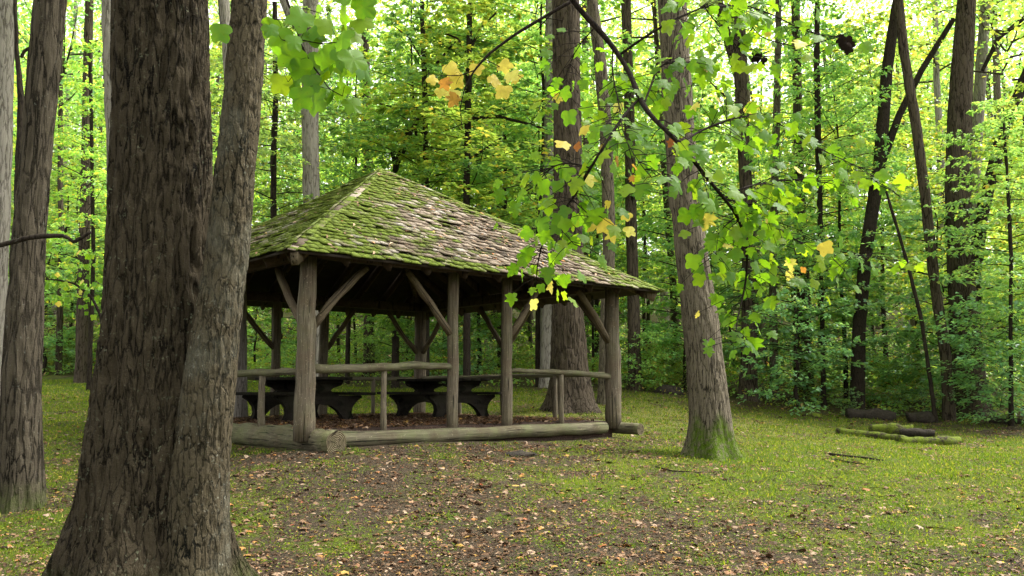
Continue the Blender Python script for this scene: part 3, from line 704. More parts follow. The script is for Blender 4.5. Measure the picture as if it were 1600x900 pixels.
tree([(1520, 560, 11), (1522, 430, 10), (1535, 330, 10), (1562, 225, 10), (1602, 120, 9), (1650, 10, 7)], 26.5, M_THIN, "dark tree leaning steeply right out of the picture's right edge", 15, nseg=26, cs=.8, limbs=[[(1535, 110, 3), (1560, 60, 4), (1610, 20, 4)]])
tree([(577, 560, 9), (577, 400, 8), (575, 250, 8), (572, 120, 7), (568, 0, 6)], 31, M_BROWN, "dark brown trunk rising behind the roof's peak", 22, nseg=22)
tree([(667, 560, 5), (666, 300, 4.5), (664, 150, 4.5), (659, 0, 4)], 26, M_THIN, "thin blackish tree behind the roof, left of its branching neighbour", 12.5, 'spray', 1, nseg=12, ci=1,
     limbs=[[(665, 170, 3), (645, 200, 3), (630, 240, 3)], [(664, 120, 2.5), (690, 90, 2), (715, 60, 1.5)], [(663, 100, 2), (640, 60, 1.5), (615, 40, 1)]])
tree([(730, 570, 6), (729, 300, 5.5), (731, 180, 5.5), (733, 80, 5), (734, 0, 4)], 25, M_THIN, "dark thin tree with spreading limbs behind the roof's right slope", 12, 'spray', 1, nseg=12, ci=3,
     limbs=[[(731, 185, 3), (780, 182, 2.5), (830, 195, 2), (862, 205, 1.5)], [(733, 80, 3), (750, 45, 2), (775, 20, 1.5)], [(733, 90, 3), (715, 60, 2), (690, 50, 1.5)], [(730, 250, 2), (755, 235, 2), (790, 210, 1.2)]])
tree([(618, 560, 6), (621, 330, 6), (618, 260, 5), (640, 200, 4), (652, 165, 3)], 27.5, M_THIN, "dark forked little tree just right of the roof's peak", 9, 'spray', .7, nseg=12, ci=2, limbs=[[(620, 270, 4), (612, 235, 3), (612, 215, 3)]])
tree([(432, 590, 5), (428, 400, 5), (427, 250, 5), (431, 150, 4.5), (429, 0, 4)], 24, M_THIN, "thin crooked dark tree between the leaning trunk and the pale forked tree", 11, 'spray', .8, nseg=12, ci=1)
tree([(130, 545, 10), (131, 400, 8.5), (135, 250, 8), (138, 60, 7)], 31, M_BROWN, "grey-brown trunk deep in the wood left of the twin-trunked tree", 21, nseg=20)
tree([(143, 540, 4), (146, 400, 3.2), (143, 200, 3), (140, 60, 2.5)], 27, M_THIN, "very thin dark sapling beside the deep grey-brown trunk on the left", 9, 'spray', .6, nseg=8, ci=3)
tree([(27, 600, 7), (28, 300, 6), (33, 160, 5), (27, 90, 4), (24, 20, 3)], 13, M_THIN, "dark reddish stem between the pale edge trunk and the leaning ridged tree", 8, None, nseg=12, limbs=[[(33, 90, 2.5), (38, 80, 3), (48, 74, 3)]], name="dead_tree", cat="dead tree")
tree([(1285, 585, 4), (1284, 450, 3.5), (1279, 250, 5), (1276, 100, 5), (1277, 0, 4)], 27, M_THIN, "dark thin tree in the wood left of the crooked dark tree", 12, 'spray', .7, nseg=12, ci=1)
tree([(1460, 600, 3.5), (1440, 500, 3), (1420, 420, 3), (1400, 350, 2.5), (1378, 280, 2)], 23.5, M_THIN, "thin dark sapling leaning left above the mossy logs", 5.4, None, nseg=8, name="sapling", cat="sapling")
tree([(1578, 640, 4), (1579, 500, 3), (1580, 400, 3), (1572, 250, 2.5)], 22.5, M_THIN, "thin upright sapling closest to the right edge of the picture", 8, 'spray', .6, nseg=8, ci=1, name="sapling", cat="sapling")
tree([(1055, 580, 6), (1052, 450, 6), (1040, 300, 5)], 34, M_BROWN, "distant brown trunk half hidden by the mossy-footed tree", 20, nseg=16)
tree([(97, 500, 5), (96, 380, 4.5), (94, 270, 4)], 34, M_BROWN, "short-looking distant trunk between the leaning ridged tree and the sapling", 18, nseg=12)
tree([(791, 560, 4), (790, 400, 3.5), (789, 250, 3)], 30, M_THIN, "thin distant stem above the middle of the roof's right slope", 11, 'spray', .8, nseg=10, ci=0)

# ---- understorey trees filling the wood: copies of five kinds
def under_proto(i):
    g = np.random.default_rng(50 + i); H = HS[i]; zs = np.linspace(-.2, H, 9)
    pth = np.stack([g.normal(0, .12, 9).cumsum() * .6, g.normal(0, .12, 9).cumsum() * .6, zs], 1); pth -= pth[0] * [1, 1, 0]
    b = MB(); b.tube(pth, np.linspace(.045 + H * .004, .012, 9), 7, 0, False, .15, i)
    me = b.mesh("trunk", [M_THIN], True, {"moss": np.zeros(b.n)})
    root = empty("understorey_tree", (0, 0, 0), UL, "tree", "understorey trees filling the wood around the clearing")
    link("trunk", me, root); link("crown", SPRAYS[i], root); return root
UL = "slender understorey tree with tiers of small green leaves in the wood around the clearing"
g = np.random.default_rng(21)
protos = []
spots = []
def ok(x, y, dmin):
    return all((x - a) ** 2 + (y - b) ** 2 > dmin * dmin for a, b in spots)
for (ya, yb, cnt, dm, kinds, xl) in ((0.6, 5, 24, 2.6, (0, 2, 4, 2, 1), .66), (5, 13, 26, 3.2, (0, 1, 3, 2), .66), (13, 30, 34, 3.8, (1, 3, 0, 1, 3), .66)):
    tries = 0; n = 0
    while n < cnt and tries < 4000:
        tries += 1
        y = g.uniform(20, 62); x = g.uniform(-xl, xl) * y; e = y - float(lawn_depth(x))
        if not (ya < e < yb) or not ok(x, y, dm): continue
        spots.append((x, y)); n += 1
        i = kinds[n % len(kinds)]
        pr = next((p for j, p in protos if j == i), None)
        if pr is None: o = under_proto(i); protos.append((i, o))
        else: o = copy_tree(pr)
        s = g.uniform(.8, 1.25); o.scale = (s, s, s * g.uniform(.9, 1.15)); o.rotation_euler = (0, 0, g.uniform(0, 6.28)); o.location = (x, y, gz(x, y))
# ---- tall canopy trees deeper in the wood
def tall_proto():
    zs = np.linspace(-.3, 21, 12); gg = np.random.default_rng(5)
    pth = np.stack([gg.normal(0, .08, 12).cumsum(), gg.normal(0, .08, 12).cumsum(), zs], 1); pth -= pth[0] * [1, 1, 0]
    out = []
    for i in range(3):
        me, org = trunk_mesh("trunk", pth, np.linspace(.24, .09, 12), [M_BROWN, M_RIDGE, M_PALE][i], .4, 14, .3, .03, seed=i + 30)
        root = empty("canopy_tree", org, "tall straight tree with high crown deep in the wood", "tree", "tall trees deep in the wood")
        link("trunk", me, root); out.append(root); o = link("crown", DOMES[i], root, (pth[7][0], pth[7][1], 12.5)); o.scale = (1.05,) * 3
    return out
TP = tall_proto(); used = 0; tries = 0
while used < 38 and tries < 3000:
    tries += 1
    y = g.uniform(38, 74); x = g.uniform(-.68, .68) * y; e = y - float(lawn_depth(x))
    if e < 12 or not ok(x, y, 2.2): continue
    spots.append((x, y)); o = TP[used] if used < 3 else copy_tree(TP[used % 3])
    s = g.uniform(.8, 1.2); o.scale = (s, s, s); o.rotation_euler = (0, 0, g.uniform(0, 6.28)); o.location = (x, y, gz(x, y)); used += 1

for i, (x, y) in enumerate([(-6.5, -2.5), (4.5, -4.0), (8.5, 4.0), (0.5, -9.0), (-9.5, 4.5), (11.0, -6.0)]):  # unseen trees around the camera, added only so their crowns shade the foreground
    o = copy_tree(TP[i % 3]); o['label'] = "unseen tall tree added to shade the near ground"; o['group'] = "unseen trees added around the camera for shade"
    o.scale = (.95,) * 3; o.rotation_euler = (0, 0, i * 1.3); o.location = (x, y, gz(x, y))

# ---- shrubs along the wood's edge
def shrub_proto(i):
    me = spray_crown(70 + i, .08, [1.3, 1.9, 2.6][i], [1.0, 1.3, 1.7][i], [16, 20, 24][i], 75, .115, mats=[[ML_HERB, ML_GREEN, ML_DEEP][i], M_THIN], name="foliage", limb_r=.007, rise=.4, wfac=.45)
    root = empty("woodland_shrub", (0, 0, 0), ["knee-high yellow-green bush at the wood's edge", "chest-high green bush at the wood's edge", "tall dark green bush with drooping sprays at the wood's edge"][i], "shrub",
                 ["low bushes along the wood's edge", "medium bushes along the wood's edge", "tall bushes along the wood's edge"][i])
    link("foliage", me, root); return root
SP = [shrub_proto(i) for i in range(3)]; cnt = [0, 0, 0]
sg = np.random.default_rng(33); sp2 = []
def put_shrub(i, x, y, s):
    o = SP[i] if cnt[i] == 0 else copy_tree(SP[i]); cnt[i] += 1
    o.location = (x, y, gz(x, y) - .03); o.scale = (s, s, s * sg.uniform(.85, 1.2)); o.rotation_euler = (0, 0, sg.uniform(0, 6.28))
for n in range(62):
    x = sg.uniform(-19, 19); e = sg.uniform(.3, 7) ; y = float(lawn_depth(x)) + e
    if abs(x) > .62 * y or (9 < x < 12.5 and y < 26.5): continue
    i = int(sg.choice([0, 0, 1, 1, 2])) if x < 6 else int(sg.choice([0, 1, 2, 2]))
    put_shrub(i, x, y, sg.uniform(.55, 1.05))
# drooping green maple boughs on the right, in front of the trunks
for px, Y, s in [(1250, 23.5, 1.1), (1330, 27.5, 1.2), (1400, 27.5, 1.2), (1475, 26.5, 1.0), (1560, 22.5, 1.2), (1600, 22, 1.1), (1530, 23.5, .9), (1400, 25.2, .35), (1322, 24.6, .3), (1462, 24.6, .35)]:
    p = pt(px, 600, Y); put_shrub(2, p[0], Y, s)

# ---- ground cover under the trees (nobody could count it)
def undergrowth():
    gg = np.random.default_rng(44); b = MB(); N = 52000
    y = 20 + 42 * gg.random(N) ** 1.3; x = gg.uniform(-.66, .66, N) * y; e = y - lawn_depth(x)
    keep = (e > gg.exponential(.5, N) - .1) & (perlin(np.stack([x * .45, y * .45, 0 * x], -1)) > -.25); x, y, e = x[keep], y[keep], e[keep]
    z = gz(x, y); hmax = .12 + .45 * np.clip(perlin(np.stack([x * .6, y * .6, 0 * x + 9], -1)) + .5, 0, 1.2) * np.clip(e / 1.5 + .2, .2, 1)
    C = np.stack([x, y, z + gg.random(len(x)) ** .8 * hmax + .02], 1); n = len(x)
    D = unit(gg.normal(0, 1, (n, 3)) * [1, 1, .5]); Nn = unit(np.array([0, 0, 1.]) + gg.normal(0, .5, (n, 3))); Ln = (.10 + .08 * (y > 32)) * gg.uniform(.6, 1.5, n)
    add_leaves(b, C, D, Nn, Ln, Ln * .65, 0)
    tag(link("undergrowth", b.mesh("undergrowth", [ML_HERB])), "low leafy green plants covering the forest floor", None, None, 'stuff')
undergrowth()
def far_forest():
    gg = np.random.default_rng(45); b = MB()
    for i in range(1250):
        y = gg.uniform(62, 100); x = gg.uniform(-.7, .7) * y; z0 = gz(x, y); zz = z0 + gg.uniform(0, 1) ** .85 * gg.uniform(19, 37)
        n = 110; C = np.array([x, y, zz]) + gg.normal(0, 1, (n, 3)) * [2.3, 2.3, .8]
        D = unit(gg.normal(0, 1, (n, 3)) * [1, 1, .6]); Nn = unit(np.array([0, 0, 1.]) + gg.normal(0, .6, (n, 3))); Ln = .42 * gg.uniform(.6, 1.3, n)
        add_leaves(b, C, D, Nn, Ln, Ln * .7, 0)
    for i in range(110):
        y = gg.uniform(60, 95); x = gg.uniform(-.7, .7) * y; z0 = gz(x, y)
        b.tube([[x, y, z0 - .3], [x + gg.normal(0, .4), y, z0 + 10], [x + gg.normal(0, .8), y, z0 + 22]], [.25, .2, .1], 6, 1, False)
    tag(link("far_forest", b.mesh("far_forest", [ML_BRIGHT, M_BROWN])), "distant hillside forest seen between the trunks", None, None, 'stuff')
far_forest()

# ------------------------------------------------------------------ grass, fallen leaves
def lobed(n_l=5, seed=0, notch=.45):
    """outline of a lobed leaf, tip towards +y, about 1 long"""
    g_ = np.random.default_rng(seed)
    base = [(0, -.02), (.16, -.06), (.36, .02), (.52, .06), (.44, .20), (.36, .30), (.52, .42), (.60, .52), (.42, .56), (.26, .58), (.22, .74), (.10, .90), (.02, 1.0)]
    full = base + [(-x * g_.uniform(.92, 1.06), y + g_.normal(0, .01)) for x, y in base[::-1][1:-1]]
    return np.array(full)
def tulip():
    h = [(0, 0), (.20, -.07), (.40, -.04), (.52, .10), (.56, .28), (.46, .40), (.40, .48), (.46, .66), (.40, .84), (.30, .97), (.14, .90), (.0, .84)]
    return np.array(h + [(-x, y) for x, y in h[::-1][1:-1]])
def big_leaves(b, shape, C, D, N, S, mat=0, cup=.25):
    """each leaf a fan of triangles from its middle, gently cupped"""
    D = unit(D); Sd = unit(np.cross(D, N)); N = np.cross(Sd, D); m = len(shape); n = len(C)
    cen = np.array([[0, .40]]); sh = np.r_[cen, shape]
    x, y = sh[:, 0], sh[:, 1]
    gz_ = -cup * (x ** 2) - cup * .5 * (y - .4) ** 2; gz_[0] += .0
    wob = rng.normal(0, .035, (n, m + 1))
    V = C[:, None] + S[:, None, None] * (Sd[:, None] * x[None, :, None] + D[:, None] * y[None, :, None] + N[:, None] * (gz_[None] + wob)[:, :, None])
    k_ = np.arange(m); tri = np.stack([np.zeros(m, int), 1 + k_, 1 + (k_ + 1) % m], 1)
    F = (np.arange(n)[:, None, None] * (m + 1) + tri[None]).reshape(-1, 3)
    b.add(V.reshape(-1, 3), F, mat)

def in_view(x, y, m=1.5): return np.abs(x) < .60 * y + m
def grass():
    gg = np.random.default_rng(60); N = 330000
    y = 5.0 + 27 * gg.random(N) ** 1.25; x = gg.uniform(-1, 1, N) * (.6 * y + .6)
    s, t = pav_local(x, y); out = ~((s > -.25) & (s < W + .25) & (t > -.35) & (t < L + .2))
    gr = green(x, y) + .22 * perlin(np.stack([x * 2.5, y * 2.5, 0 * x], -1)) + .1 * perlin(np.stack([x * 9, y * 9, 0 * x], -1)); keep = out & (gr > gg.uniform(.18, .95, N)) & (y < lawn_depth(x) + .8)
    x, y = x[keep], y[keep]; n = len(x); z = gz(x, y)
    tall = np.clip(perlin(np.stack([x * 1.1, y * 1.1, 0 * x + 5], -1)) * 1.5, 0, 1)
    h = (.016 + .035 * gg.random(n) ** 2 + .03 * tall * gg.random(n)) * (1 + .03 * (y - 8).clip(0)); w = .0035 + .00038 * y
    az = gg.uniform(0, 6.28, n); lean = gg.normal(0, .6, (n, 2))
    B = np.stack([x, y, z - .004], 1); a = np.stack([np.cos(az), np.sin(az), 0 * az], 1) * w[:, None]
    V = np.stack([B - a, B + a, B + np.stack([lean[:, 0] * h, lean[:, 1] * h, h], 1)], 1).reshape(-1, 3)
    F = np.arange(n * 3).reshape(-1, 3); b = MB(); b.add(V, F)
    m_ = 26000; yc = 5.4 + 14 * gg.random(1500) ** 1.2; xc = gg.uniform(-1, 1, 1500) * (.6 * yc + .4); k_ = gg.integers(0, 1500, m_)
    x = xc[k_] + gg.normal(0, .10, m_); y = yc[k_] + gg.normal(0, .10, m_); s, t = pav_local(x, y); o_ = ~((s > -.3) & (s < W + .3) & (t > -.4) & (t < L + .2)) & (green(x, y) > .12)
    x, y = x[o_], y[o_]; n = len(x); C = np.stack([x, y, gz(x, y) + gg.uniform(.004, .035, n)], 1)
    Ln = gg.uniform(.012, .034, n); add_leaves(b, C, unit(gg.normal(0, 1, (n, 3)) * [1, 1, .3]), unit(np.array([0, 0, 1.]) + gg.normal(0, .35, (n, 3))), Ln, Ln * .75, 0)
    tag(link("grass", b.mesh("grass", [M_GRASS])), "short sparse grass and moss across the clearing", None, None, 'stuff')
grass()
def litter():
    gg = np.random.default_rng(61); b = MB(); shp = lobed(5, 1)
    def scatter(N, size, y0, y1, pw, crumb=False, dens=.5):
        y = y0 + (y1 - y0) * gg.random(N) ** pw; x = gg.uniform(-1, 1, N) * (.6 * y + .5)
        s, t = pav_local(x, y); ins = (s > 0) & (s < W) & (t > 0) & (t < L); edge = (s > -.2) & (s < W + .2) & (t > -.4) & (t < L + .2) & ~ins
        cl = perlin(np.stack([x * .9, y * .9, 0 * x + 2], -1)) + .5 * perlin(np.stack([x * 3.1, y * 3.1, 0 * x + 2], -1))
        keep = ~edge & (((1.15 - .95 * green(x, y) + .55 * cl) > gg.uniform(0, 1.3, N)) | ins); x, y, ins = x[keep], y[keep], ins[keep]; n = len(x)
        z = np.where(ins, .035, gz(x, y)) + gg.uniform(.004, .022, n)
        C = np.stack([x, y, z], 1); N_ = unit(np.array([0, 0, 1.]) + gg.normal(0, .28, (n, 3))); az = gg.uniform(0, 6.28, n)
        D = np.stack([np.cos(az), np.sin(az), gg.normal(0, .15, n)], 1); S = size * gg.uniform(.45, 1.25, n)
        if crumb: add_leaves(b, C, unit(D), N_, S, S * gg.uniform(.2, .7, n), 0)
        else: big_leaves(b, shp, C, D, N_, S, 0, cup=.9)
    scatter(20000, .078, 5.5, 26, 1.1)
    scatter(260000, .036, 5.5, 27, 1.15, True)
    tag(link("fallen_leaves", b.mesh("fallen_leaves", [ML_LITTER])), "dry brown and orange autumn leaves strewn over the ground", None, None, 'stuff')
    b = MB(); n = 900; f = gg.choice([0, 0, 0, 3], n); h = HX * np.sqrt(gg.random(n)); a = gg.uniform(-1, 1, n) * h * .9
    ke = gg.random(n) < np.where(f == 0, .35 + .65 * (a > -.3) * np.exp(-((a - .7) / 1.3) ** 2), .4); f, h, a = f[ke], h[ke], a[ke]
    C = np.array([roof_pt(ff, aa, hh, .06) for ff, aa, hh in zip(f, a, h)]) + [PX0, PY0, 0]; n = len(C)
    nn = np.array([[FACES[ff][0][0] * SL, FACES[ff][0][1] * SL, 1] for ff in f]); nw = np.stack([nn[:, 0] * U[0] + nn[:, 1] * Vv[0], nn[:, 0] * U[1] + nn[:, 1] * Vv[1], nn[:, 2]], 1)
    D = unit(gg.normal(0, 1, (n, 3))); D = unit(D - (D * unit(nw)).sum(1)[:, None] * unit(nw)); S = .10 * gg.uniform(.4, 1.2, n)
    add_leaves(b, C, D, unit(unit(nw) + gg.normal(0, .2, (n, 3))), S, S * .35, 0)
    tag(link("fallen_leaves", b.mesh("fallen_leaves", [ML_LITTER])), "dry tan leaves caught on the shingles of the pavilion roof", None, None, 'stuff')
litter()
def ground_twigs():
    gg = np.random.default_rng(63); b = MB(); n = 420; y = 5.8 + 16 * gg.random(n) ** 1.2; x = gg.uniform(-1, 1, n) * .6 * y; z = gz(x, y)
    for X, Y_, Z_ in zip(x, y, z):
        s_, t_ = pav_local(X, Y_)
        if -.3 < s_ < W + .3 and -.4 < t_ < L + .3: continue
        l = gg.uniform(.05, .32); a = gg.uniform(0, 6.28); d = np.array([math.cos(a), math.sin(a), 0]) * l; k_ = gg.normal(0, .12, 3) * l * [1, 1, .2]
        p = np.array([X, Y_, Z_ + .012]); b.tube([p, p + d * .5 + k_, p + d], [.004, .0035, .002], 5, 0, True)
    tag(link("fallen_twigs", b.mesh("fallen_twigs", [M_TWIG], True, {"moss": np.zeros(b.n)})), "small broken twigs littering the ground", None, None, 'stuff')
ground_twigs()

# ------------------------------------------------------------------ logs, stones, sticks
def ground_log(a, b_, r, mat, label, name="fallen_log", cat="log", group=None, lift=.0, kink=.05, n=14, rough=.3):
    A = np.array([a[0], a[1], gz(*a[:2]) + r * .45 + lift]); B = np.array([b_[0], b_[1], gz(*b_[:2]) + r * .45 + lift])
    q = np.linspace(0, 1, 14)[:, None]; pth = A * (1 - q) + B * q; pth += np.c_[np.interp(np.arange(14), [0, 4, 8, 13], rng.normal(0, kink, 4)), np.interp(np.arange(14), [0, 5, 9, 13], rng.normal(0, kink, 4)), rng.normal(0, kink * .1, 14)]
    m = MB(); m.tube(pth - A, r * np.interp(np.arange(14), [0, 3, 6, 10, 13], rng.uniform(.7, 1.2, 5)), n, 0, True, rough, rng.uniform(0, 90))
    return tag(link(name, m.mesh(name, [mat], True), None, A), label, cat, group)
def gp(px, py, Y): p = pt(px, py, Y); return (p[0], p[1])
ground_log(gp(1308, 668, 20.6), gp(1430, 684, 19.2), .10, M_MOSSLOG, "mossy fallen log, left one of the pile lying on the lawn at the right", "mossy_log")
ground_log(gp(1405, 690, 19.0), gp(1500, 684, 19.3), .11, M_MOSSLOG, "mossy fallen log with bright green top at the pile's right end on the lawn", "mossy_log")
ground_log(gp(1360, 664, 20.6), gp(1425, 668, 20.3), .13, M_MOSSLOG, "short thick mossy log resting at the back of the lawn's log pile", "mossy_log", lift=.08)
ground_log(gp(1408, 668, 20.2), gp(1458, 674, 20.0), .08, M_ROT, "short dark bare log at the back right of the lawn's log pile", "rotten_log", lift=.10)
ground_log(gp(1320, 626, 24.2), gp(1395, 630, 23.9), .19, M_ROT, "thick blackened rotting log under the crooked tree at the wood's edge", "rotten_log")
ground_log(gp(1415, 633, 23.8), gp(1458, 634, 23.6), .20, M_ROT, "stubby blackened log nearest the thickest dark tree", "rotten_log")
ground_log(gp(1545, 655, 23), gp(1615, 660, 22.6), .10, M_ROT, "dark thin log lying at the far right edge of the lawn", "rotten_log")
def stone(px, py, Y, sx, sy, sz, mat, label, seed, name="stone", cat="stone"):
    x, y = gp(px, py, Y); th = np.linspace(0, np.pi, 12); ph = np.arange(18) * 2 * np.pi / 18
    T_, P_ = np.meshgrid(th, ph, indexing='ij'); V = np.stack([np.sin(T_) * np.cos(P_), np.sin(T_) * np.sin(P_), np.cos(T_)], -1)
    V = V * (1 + .35 * fbm(V * 1.4 + seed, 3))[..., None] * [sx, sy, sz]; V = V.reshape(-1, 3)
    i = np.arange(11)[:, None] * 18; j = np.arange(18)[None]; F = np.stack([i + j, i + 18 + j, i + 18 + (j + 1) % 18, i + (j + 1) % 18], -1).reshape(-1, 4)
    b = MB(); b.add(V, F); return tag(link(name, b.mesh(name, [mat], True), None, (x, y, gz(x, y))), label, cat)
stone(812, 722, 12.4, .22, .15, .055, M_ROT, "low half-buried stone in the leaf litter in front of the pavilion", 1)
stone(1267, 645, 24, .28, .2, .12, M_MOSSLOG, "small mossy hump of stone left of the lawn's log pile", 2)
stone(1045, 612, 26.5, .45, .3, .22, M_ROT, "dark brown rotten stump at the lawn's edge behind the mossy-footed tree", 3, "rotten_stump", "stump")
def stick(pts, r, label, name="fallen_stick"):
    w_ = [np.array([*gp(*p)[:2], 0]) for p in pts]
    for q in w_: q[2] = gz(q[0], q[1]) + .02
    b = MB(); q = np.array(w_); m = len(q); b.tube(q - q[0], np.linspace(r, r * .4, m), 6, 0, True, .3, 1)
    return tag(link(name, b.mesh(name, [M_THIN], True, {"moss": np.zeros(b.n)}), None, q[0]), label, "stick")
stick([(1296, 712, 14.6), (1320, 716, 14.4), (1350, 717, 14.3), (1380, 722, 14.0)], .03, "dark dead stick lying on the grass in front of the mossy logs")
stick([(1305, 728, 13.6), (1330, 730, 13.4), (1352, 735, 13.2)], .02, "short dark stick lying just before the longer one on the grass")
stick([(1025, 748, 12.0), (1050, 756, 11.8), (1090, 754, 11.8), (1125, 748, 12)], .012, "thin curved twig on the moss below the mossy-footed tree")
stick([(1050, 880, 7.7), (1075, 878, 7.7), (1120, 884, 7.6), (1160, 882, 7.6)], .006, "fine curved twig lying near the bottom of the picture")

# ------------------------------------------------------------------ boughs hanging into view from trees above the camera
def bough(name, label, Y, main, subs, leafspec, seed, lsize=.075, side=34, drop=.0):
    """main/subs: (px, py, half width px); leafspec: list of (mat index, px, py) extra leaves. Leaves grow from short shoots along each twig."""
    gg = np.random.default_rng(seed); o0 = pt(main[0][0], main[0][1], Y)
    root = empty(name, o0, label, "branch")
    tw = MB(); lf = [MB(), MB(), MB()]
    def dep(px, py, k_): return Y + .55 * math.sin(px * .011 + k_) + .3 * math.sin(py * .017 + 2 * k_)
    allp = []
    for k_, ln in enumerate([main] + subs):
        q = []
        for px, py, hw in ln: q.append(pt(px, py, dep(px, py, 0)))
        q = np.array(q); d = np.r_[0, np.cumsum(np.linalg.norm(np.diff(q, axis=0), axis=1))]; m = max(8, int(d[-1] / .05)); t_ = np.linspace(0, d[-1], m)
        C = np.stack([np.interp(t_, d, q[:, i]) for i in range(3)], 1)
        kk = np.array([.25, .5, .25])
        for _ in range(3):
            for i in range(3): a = np.pad(C[:, i], 1, mode='reflect', reflect_type='odd'); C[:, i] = np.convolve(a, kk, 'valid')
        rr = np.interp(t_, d, [rad_px(h[2], Y) for h in ln])
        tw.tube(C - o0, rr, 8, 0, True, .2, k_)
        allp.append((C, t_, k_))
    cs = []; shoots = []
    for C, t_, k_ in allp:
        skip = .35 if k_ == 0 else .12
        s_ = skip * t_[-1]
        while s_ < t_[-1]:
            s_ += gg.uniform(.011, .032); i = min(len(C) - 1, int(s_ / t_[-1] * (len(C) - 1)))
            p = C[i]; tan = unit(C[min(i + 1, len(C) - 1)] - C[max(i - 1, 0)])
            a = gg.uniform(0, 6.28); out = unit(np.array([math.cos(a), .7 * math.sin(a), gg.uniform(-.7, .35)]) + tan * .5)
            l = gg.uniform(.04, .22) * (1.5 if gg.random() < .2 else 1); e = p + out * l
            tw.tube(np.array([p, (p + e) / 2 + [0, 0, .012], e]) - o0, [.0024, .0018, .0013], 4, 0, False)
            cs.append((e, unit(out * .5 + np.array([0, 0, -.8]) + gg.normal(0, .35, 3))))
    mats = gg.choice(3, len(cs), p=[.975, .022, .003])
    for mi_, px, py in leafspec:
        e = pt(px, py, dep(px, py, 0) + gg.normal(0, .05)); cs.append((e + [0, 0, .04], unit(np.array([gg.normal(0, .5), gg.normal(0, .3), -1])))); mats = np.append(mats, mi_)
        tw.tube(np.array([e + [0, 0, .10], e + [0, 0, .04]]) - o0, [.0012, .001], 4, 0, False)
    C = np.array([c[0] for c in cs]) - o0; D = np.array([c[1] for c in cs]); n = len(C)
    N = unit(np.stack([gg.normal(0, .5, n), -gg.uniform(.1, 1.0, n), gg.uniform(.1, 1.1, n)], 1)); S = lsize * gg.uniform(.55, 1.15, n)
    sh = tulip(); sh2 = lobed(5, 4)
    for mi_, nm, mt in ((0, "green_leaves", ML_NEAR), (1, "yellow_leaves", ML_YEL), (2, "orange_leaves", ML_ORA)):
        s_ = mats == mi_
        if s_.any():
            half = gg.random(s_.sum()) < .5
            if mi_ == 2: S[s_] *= .65
            b = MB(); idx = np.where(s_)[0]
            if half.any(): big_leaves(b, sh, C[idx[half]], D[idx[half]], N[idx[half]], S[idx[half]] * .95, 0, .35)
            if (~half).any(): big_leaves(b, sh2, C[idx[~half]], D[idx[~half]], N[idx[~half]], S[idx[~half]] * 1.1, 0, .35)
            o = link(nm, b.mesh(nm, [mt]), root); 
    link("limb", tw.mesh("limb", [M_TWIG], True, {"moss": np.zeros(tw.n)}), root)
    return root
main = [(870, -45, 5), (888, -8, 4.6), (905, 15, 4.4), (935, 45, 4.2), (962, 78, 4), (985, 115, 3.8), (998, 152, 3.8), (1015, 180, 3.4), (1060, 222, 3.2), (1085, 252, 3), (1110, 285, 2.8), (1132, 310, 2.6), (1152, 338, 2.4), (1163, 368, 2.2), (1168, 400, 2), (1166, 440, 1.6), (1158, 475, 1.4), (1150, 505, 1.2), (1150, 535, .9)]
subs = [[(968, 86, 2), (1000, 62, 2), (1050, 32, 1.8), (1100, 10, 1.6), (1165, 8, 1.4), (1210, 24, 1.3), (1250, 45, 1.1), (1292, 58, .8)],
        [(998, 155, 2.2), (976, 178, 2.1), (947, 223, 2), (920, 267, 1.9), (893, 313, 1.7), (867, 350, 1.5), (847, 380, 1.3), (838, 422, .9), (838, 445, .7)],
        [(1062, 224, 1.8), (1095, 204, 1.7), (1140, 186, 1.6), (1178, 180, 1.4), (1208, 186, 1.2), (1246, 212, 1.1), (1291, 238, .8), (1345, 262, .6), (1375, 290, .5)],
        [(1132, 310, 1.6), (1163, 292, 1.5), (1215, 282, 1.3), (1265, 281, 1), (1320, 290, .6)],
        [(1136, 312, 1.6), (1180, 320, 1.5), (1204, 348, 1.4), (1235, 370, 1.2), (1262, 386, 1), (1300, 400, .9), (1345, 398, .7), (1392, 408, .5)],
        [(1005, 165, 1.6), (1022, 122, 1.6), (1024, 103, 1.5), (1045, 97, 1.4), (1072, 97, 1.3), (1102, 117, 1.2), (1125, 147, 1.1), (1159, 166, .8)],
        [(920, 262, 1.2), (890, 252, 1.1), (855, 262, 1), (832, 300, .7)], [(893, 311, 1), (915, 330, .9), (935, 352, .6)], [(867, 350, .9), (880, 362, .8), (897, 382, .5)],
        [(958, 75, 1.4), (955, 110, 1.2), (965, 150, 1), (975, 215, .8), (1003, 262, .6), (1030, 290, .5)],
        [(1166, 430, 1), (1190, 410, .9), (1215, 412, .7), (1232, 440, .5)], [(1152, 338, 1.2), (1125, 355, 1), (1108, 390, .7), (1112, 425, .5)], [(930, 42, 1), (905, 70, .9), (888, 100, .8), (880, 150, .6)], [(1100, 10, 1), (1122, 40, .9), (1150, 70, .7), (1170, 95, .5)]]
extra = [(1, 942, 360), (1, 955, 368), (1, 948, 355), (1, 982, 345), (1, 982, 368), (1, 1235, 415), (1, 1232, 432), (2, 1255, 428), (2, 965, 258), (2, 990, 270), (2, 900, 238), (2, 985, 290), (1, 880, 232), (2, 938, 240), (2, 1345, 290), (2, 1325, 285), (1, 1200, 60), (1, 860, 450), (0, 1180, 540), (0, 1165, 525), (0, 1345, 228), (0, 1355, 292), (0, 845, 455), (0, 832, 460), (0, 870, 465)]
bough("leafy_bough", "long dark bough with lobed green leaves sweeping down across the upper right", 4.6, main, subs, extra, 5)
